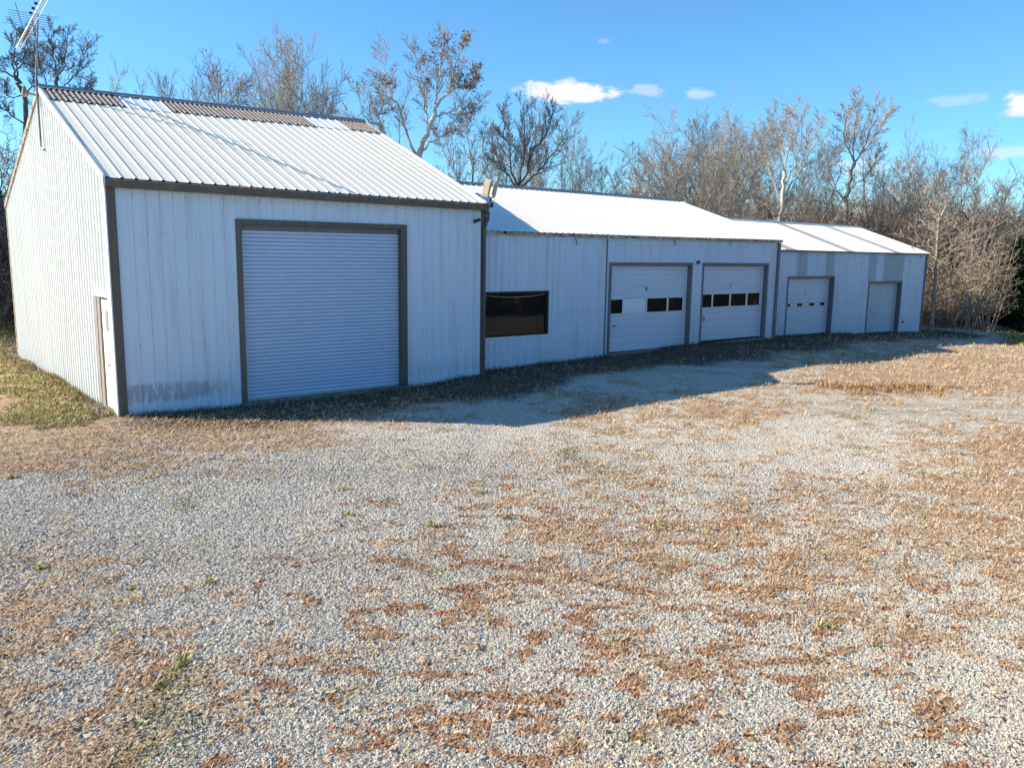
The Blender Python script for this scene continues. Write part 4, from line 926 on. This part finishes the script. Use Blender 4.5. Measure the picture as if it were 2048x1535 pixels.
hero('dark many limbed tree behind the left half of the white middle roof', 52, 8, b_dark, b_dark, [
  ([(1036, 450), (1036, 400), (1036, 372)], .28, .2),
  ([(1036, 375), (1022, 345), (1020, 300), (1010, 260), (1005, 222)], .13, .022), ([(1036, 375), (1055, 340), (1060, 300), (1075, 260), (1082, 216)], .13, .022),
  ([(1037, 376), (1068, 352), (1085, 330), (1110, 300), (1135, 262)], .12, .022), ([(1036, 372), (1046, 320), (1050, 270), (1048, 212)], .12, .022),
  ([(1036, 378), (1005, 340), (985, 300), (972, 265)], .11, .022), ([(1060, 300), (1085, 280), (1100, 245), (1112, 215)], .08, .02)], .2, 0)
rf_ = random.Random(4)
for i in range(44):     # thin trees inside the wood
    side_ = rf_.random()
    u = rf_.uniform(1290, 2060) if side_ < .8 else (rf_.uniform(700, 1290) if side_ < .88 else rf_.uniform(-60, 110))
    lim = np.interp(u, [0, 110, 700, 1000, 1270, 1400, 2048], [330, 260, 260, 330, 385, 330, 380])
    plant(rf_.choice(['wispA', 'wispB', 'roundB', 'vaseA', 'wispA']), u, rf_.uniform(lim + 35, lim + 120), rf_.uniform(60, 88), None,
          'thin bare tree lost in the dense grey brown wood behind the sheds', group='thin trees inside the wood')
for i, (x, y, h) in enumerate([(19, 13, 8), (21.5, 16, 9), (24, 19.5, 9), (26, 22, 9), (28, 25, 10), (30, 28, 10), (27, 18, 12)]):   # mirrored in the picture window
    t, c, lf, zm, wd = PROTO['sycB' if i % 2 else 'vaseA']
    o = thing('bare_tree', (x, y, -.9), 'bare tree outside the right edge of the view, mirrored in the dark window', 'tree', 'trees mirrored in the window'); o.scale = (h / zm,) * 3; o.rotation_euler = (0, 0, i * 1.3)
    for me, nm in ((t, 'trunk'), (c, 'crown')):
        q = bpy.data.objects.new(nm, me); C.objects.link(q); q.parent = o

# undergrowth of the wood: one mass
sh_protos = []
for sd in range(4):
    spec = dict(segs=[5, 4, 3], wig=[.08, .12, .15, .15], trop=[.1, .3, .3, .2], levels=2, n=[11, 5], span=[(.15, 1), (.1, 1)], ang=[45, 45, 45, 40], len=[.45, .5], tap=[.3, .4, .4, .3],
                r0=.006, rmin=.013, multi=7, fan=.6, spread=1.4, trunk=1, rr=.6)
    sh_protos.append(tubes(grow(100 + sd, 6, spec), [4, 3, 3]))
def thicket(name, pts, mat_, label, cat, zs):
    Vs, Fs, n0 = [], [], 0; r = np.random.RandomState(len(pts))
    for (x, y), s in zip(pts, zs):
        V0, F0 = sh_protos[r.randint(4)]; a = r.rand() * 6.28; c_, s_ = math.cos(a), math.sin(a)
        V = V0 * np.array([s * 1.15, s * 1.15, s]); V = np.stack([V[:, 0] * c_ - V[:, 1] * s_ + x, V[:, 0] * s_ + V[:, 1] * c_ + y, V[:, 2] + gz(x, y) - .05], 1)
        Vs.append(V); Fs.append(F0 + n0); n0 += len(V)
    me = fastmesh(name, np.concatenate(Vs), np.concatenate(Fs).ravel(), 4, mat_)
    o = bpy.data.objects.new(name, me); C.objects.link(o); return tag(o, label, cat, kind='stuff')
rr = np.random.RandomState(8)
def belt(n, u0, u1, Y0, Y1):
    out = []
    for i in range(n):
        u = rr.uniform(u0, u1); Y = rr.uniform(Y0, Y1); p = at(u, 500, Y); out.append((float(p[0]), float(p[1])))
    return out
pts = belt(150, 1270, 1985, 50, 72) + belt(40, 1985, 2150, 57, 72); thicket('undergrowth', pts, b_brown, 'brown twiggy undergrowth filling the wood behind the sheds', 'undergrowth', rr.uniform(.75, 1.35, len(pts)))
pts = belt(26, 1800, 1940, 45, 50) ; thicket('undergrowth', pts, b_brown, 'brown brush at the wood edge beyond the far shed corner', 'undergrowth', rr.uniform(.25, .6, len(pts)))
pts = belt(40, -80, 1300, 60, 85); thicket('undergrowth', pts, b_brown, 'distant brush behind the tall and middle sheds', 'undergrowth', rr.uniform(.8, 1.3, len(pts)))
pts = belt(26, -70, 20, 34, 46); thicket('undergrowth', pts, b_dark, 'dark tangled brush at the left edge beyond the gable wall', 'undergrowth', rr.uniform(.6, 1.2, len(pts)))
pts = [(.68 * q + 7.0 + abs(rr.randn()) * 3, q) for q in rr.uniform(10, 31, 60)]; thicket('undergrowth', pts, b_dark, 'dark brush outside the right edge mirrored in the shed windows', 'undergrowth', rr.uniform(.55, 1.2, len(pts)))
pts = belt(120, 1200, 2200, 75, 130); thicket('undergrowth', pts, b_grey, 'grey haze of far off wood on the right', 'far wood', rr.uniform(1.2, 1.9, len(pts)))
# broadleaf litter and dry weeds at the wood edge
def foliage(name, centers, n, size, cols, parent, seed):
    r = np.random.RandomState(seed); P = []
    for (c, rad, k_) in centers:
        m_ = int(n * k_); d = r.randn(m_, 3); d /= np.linalg.norm(d, axis=1)[:, None]; P.append(np.array(c) + d * (r.rand(m_, 1) ** .45) * np.array(rad))
    P = np.concatenate(P); V, cl = leafquads(P, r, size, cols)
    me = fastmesh(name, V - np.array(parent_loc(parent)), np.arange(len(V)), 4, m_green, cl); o = bpy.data.objects.new(name, me); C.objects.link(o); o.parent = parent; return o
def evergreen(u, Y, h, rad, label, seed, cols, n=9000, size=.13):
    p = at(u, 500, Y); x, y = float(p[0]), float(p[1]); z0 = gz(x, y); o = thing('evergreen_tree', (x, y, z0), label, 'evergreen tree')
    mb = MB(); mb.tube([(x, y, z0 - .1), (x + .1, y, z0 + h * .5), (x, y, z0 + h * .95)], [.18, .1, .02], 7); mb.build('trunk', b_dark, o)
    r = random.Random(seed); cs = []
    for i in range(70):
        t = (i + r.random()) / 70; a = r.random() * 6.28; rr_ = rad * (1 - t ** 1.6) * r.uniform(.45, 1.0)
        cs.append(((x + math.cos(a) * rr_, y + math.sin(a) * rr_, z0 + .3 + t * h * .95), (.55 * (1.15 - t) + .25, .55 * (1.15 - t) + .25, .42), 1 / 70))
    foliage('crown', cs, n, size, cols, o, seed)
evergreen(2040, 47.5, 4.9, 2.0, 'dark green cedar at the right edge beyond the lawn', 5, [(.012, .022, .010), (.022, .038, .016), (.035, .05, .022)], 12000, .11)
evergreen(2110, 47, 5.6, 2.6, 'larger dark cedar mostly cut off by the right edge', 9, [(.012, .022, .010), (.022, .038, .016), (.035, .05, .022)], 12000, .12)
evergreen(-22, 40, 7.0, 2.0, 'dark ivy green evergreen at the left edge behind the gable wall', 6, [(.02, .03, .012), (.05, .06, .022), (.13, .09, .05)], 8000, .10)

# ------------------------------------------------------------------ blades, leaves and stones lying on the yard
r = np.random.RandomState(77)
def scatter(n, bands):
    xs, ys, bl = [], [], []
    for y0, y1, frac in bands:
        k_ = int(n * frac); y = r.uniform(y0, y1, k_); hw = y * .66 + 1; x = r.uniform(-1, 1, k_) * hw; xs.append(x); ys.append(y)
    return np.concatenate(xs), np.concatenate(ys)
def inside(x, y):
    bad = np.zeros(x.shape, bool)
    for F, W_, D_ in ((F1, W1, D1), (F2, W2, D2), (F3, W3, D3)):
        s_ = (x - F.O[0]) * F.t[0] + (y - F.O[1]) * F.t[1]; d_ = (x - F.O[0]) * F.n[0] + (y - F.O[1]) * F.n[1]
        bad |= (s_ > -.05) & (s_ < W_ + .05) & (d_ > -.06) & (d_ < D_)
    return bad
def blades(name, x, y, ln, wd, elev, cols, label, cat, lean=None):
    n = len(x); z = terrain(x, y) + (fbm(x, y, 1.1, 3, 21) - .5) * .05 * np.clip((60 - y) / 20, 0, 1) * np.clip((y - 3) / 2, 0, 1)
    a = r.rand(n) * 6.28; e = np.radians(np.clip(elev[0] + r.randn(n) * elev[1], 1, 80)); l = ln * (.5 + r.rand(n)); 
    d = np.stack([np.cos(a) * np.cos(e), np.sin(a) * np.cos(e), np.sin(e)], 1) * l[:, None]
    sd = np.stack([-np.sin(a), np.cos(a), np.zeros(n)], 1) * wd[:, None] if isinstance(wd, np.ndarray) else np.stack([-np.sin(a), np.cos(a), np.zeros(n)], 1) * wd
    b = np.stack([x, y, z + .002], 1)
    mid = b + d * .55 + np.array([0, 0, 1]) * (l * .10)[:, None]; tip = b + d; tip[:, 2] -= l * .04
    V = np.stack([b - sd * .7, b + sd * .7, mid + sd, mid - sd, tip], 1)
    q = np.arange(n)[:, None] * 5
    tri = np.concatenate([q + [0, 1, 2], q + [0, 2, 3], q + [3, 2, 4]], 1).ravel()
    ci = r.randint(len(cols), size=n); k_ = .65 + .7 * r.rand(n, 1); c = np.concatenate([np.clip(np.array(cols)[ci] * k_, 0, .85), np.ones((n, 1))], 1)
    me = fastmesh(name, V.reshape(-1, 3), tri, 3, m_straw, np.repeat(c, 5, axis=0)); o = bpy.data.objects.new(name, me); C.objects.link(o)
    return tag(o, label, cat, kind='stuff')
STRAW = [(.76, .55, .34), (.62, .41, .22), (.80, .65, .45), (.40, .23, .11), (.70, .48, .28), (.26, .15, .08)]
x, y = scatter(900000, [(4.8, 8, .14), (8, 13, .22), (13, 20, .26), (20, 30, .22), (30, 48, .16)])
s_, r_, g_, d_ = covers(x, y); clump = unif(x, y, 5.5, 3, 91)
keep = (~inside(x, y)) & (s_ * (.25 + .75 * (clump > .42)) > r.rand(len(x))) & (r.rand(len(x)) < .62)
xx, yy = x[keep], y[keep]
blades('dead_grass', xx, yy, .065 + .0032 * yy, .0007 + .00020 * yy, (16, 14), STRAW, 'flattened straw coloured dead grass over the gravel yard', 'dead grass')
keep = (~inside(x, y)) & (r_ > .3 + .5 * r.rand(len(x))) & (r.rand(len(x)) < .45); xx, yy = x[keep], y[keep]
blades('ground_cover', xx, yy, .036 + .0018 * yy, .0012 + .00022 * yy, (28, 18), [(.46, .21, .09), (.34, .15, .065), (.56, .32, .17), (.68, .50, .34)], 'rusty brown dried ground cover in patches on the gravel', 'ground cover')
keep = (~inside(x, y)) & (g_ > .5) & (r.rand(len(x)) < .7); xx, yy = x[keep], y[keep]
blades('grass', xx, yy, .05 + .002 * yy, .002 + .0004 * yy, (45, 18), [(.27, .28, .06), (.17, .20, .04), (.46, .41, .15), (.60, .47, .28), (.36, .34, .10), (.58, .44, .28)], 'green grass beside the gable wall and on the lawn', 'grass')
# taller fringe: strip of brown grass on the right, feet of the walls
x = 10 + r.randn(9000) * 1.0; y = 21.6 + .10 * (x - 11) + r.randn(9000) * .26 * (.4 + 1.6 * vnoise(x, 0 * x, 1.6, 2)); kk = fbm(x, y, 2.2, 3, 15) > .5; x, y = x[kk], y[kk]
blades('tall_grass', x, y, .14, .005, (55, 15), [(.44, .27, .12), (.60, .42, .24), (.30, .17, .08)], 'long rusty brown grass strip on the right of the yard', 'grass')
x = []; y = []
for F, W_, a0_ in ((F1, W1, 0), (F2, W2, 0), (F3, W3, 0)):
    a = r.uniform(a0_, W_, 2600); d = -.06 - abs(r.randn(2600)) * .25; x.append(F.O[0] + F.t[0] * a + F.n[0] * d); y.append(F.O[1] + F.t[1] * a + F.n[1] * d)
a = r.uniform(0, D1, 5000); d = -.08 - abs(r.randn(5000)) * .3; x.append(F1.O[0] + F1.n[0] * a + F1.t[0] * d); y.append(F1.O[1] + F1.n[1] * a + F1.t[1] * d)
x = np.concatenate(x); y = np.concatenate(y)
blades('weeds', x, y, .11, .005, (45, 20), [(.20, .14, .08), (.10, .075, .045), (.08, .085, .035), (.34, .26, .17)], 'thin weeds along the feet of the shed walls', 'weeds')
# fallen leaves
x, y = scatter(120000, [(4.8, 12, .2), (12, 24, .4), (24, 50, .4)]); s_, r_, g_, d_ = covers(x, y)
keep = (~inside(x, y)) & ((d_ > .5) | (r.rand(len(x)) < .10 + .45 * s_)); x, y = x[keep], y[keep]
z = terrain(x, y) + .012; pts3 = np.stack([x, y, z], 1); n = len(x)
a = r.rand(n) * 6.28; e1 = np.stack([np.cos(a), np.sin(a), r.randn(n) * .35], 1); e2 = np.stack([-np.sin(a), np.cos(a), r.randn(n) * .35], 1); s = (.012 + .016 * r.rand(n, 1))
V = np.stack([pts3 - e1 * s, pts3 - e2 * s * .6, pts3 + e1 * s, pts3 + e2 * s * .6], 1).reshape(-1, 3); V[:, 2] += .012
cols = np.array([(.26, .15, .085), (.42, .29, .18), (.16, .09, .05), (.55, .44, .32)]); c = np.concatenate([cols[r.randint(4, size=n)] * (.7 + .5 * r.rand(n, 1)), np.ones((n, 1))], 1)
o = bpy.data.objects.new('fallen_leaves', fastmesh('fallen_leaves', V, np.arange(len(V)), 4, m_leaf, np.repeat(c, 4, axis=0))); C.objects.link(o); tag(o, 'brown fallen leaves scattered over yard and wall feet', 'leaves', kind='stuff')
# loose stones standing proud of the gravel
x, y = scatter(420000, [(4.8, 7.5, .38), (7.5, 11, .40), (11, 15, .22)]); s_, r_, g_, d_ = covers(x, y)
keep = (r.rand(len(x)) < np.clip(1 - s_ - r_, .04, 1) * .62); x, y = x[keep], y[keep]; n = len(x)
z = terrain(x, y) + (fbm(x, y, 1.1, 3, 21) - .5) * .05 * np.clip((y - 3) / 2, 0, 1) + .004
o8 = np.array([(1, 0, 0), (0, 1, 0), (-1, 0, 0), (0, -1, 0), (.1, .1, 1)]) ; fc = np.array([(0, 1, 4), (1, 2, 4), (2, 3, 4), (3, 0, 4)])
s = (.0035 + .0062 * r.rand(n) ** 2.5)[:, None, None] * (.7 + .6 * r.rand(n, 5, 1)); a = r.rand(n) * 6.28; ca, sa = np.cos(a), np.sin(a)
P = o8[None] * s * np.array([1.25, .85, .95]); P = np.stack([P[..., 0] * ca[:, None] - P[..., 1] * sa[:, None], P[..., 0] * sa[:, None] + P[..., 1] * ca[:, None], P[..., 2]], -1)
V = (P + np.stack([x, y, z], 1)[:, None]).reshape(-1, 3); tri = (fc[None] + np.arange(n)[:, None, None] * 5).ravel()
g = .33 + .33 * r.rand(n, 1); c = np.concatenate([g, g * .925, g * .77, np.ones((n, 1))], 1)
o = bpy.data.objects.new('gravel', fastmesh('gravel', V, tri, 3, m_stone, np.repeat(c, 5, axis=0))); C.objects.link(o); tag(o, 'loose pale grey crushed stone covering the yard', 'gravel', kind='stuff')
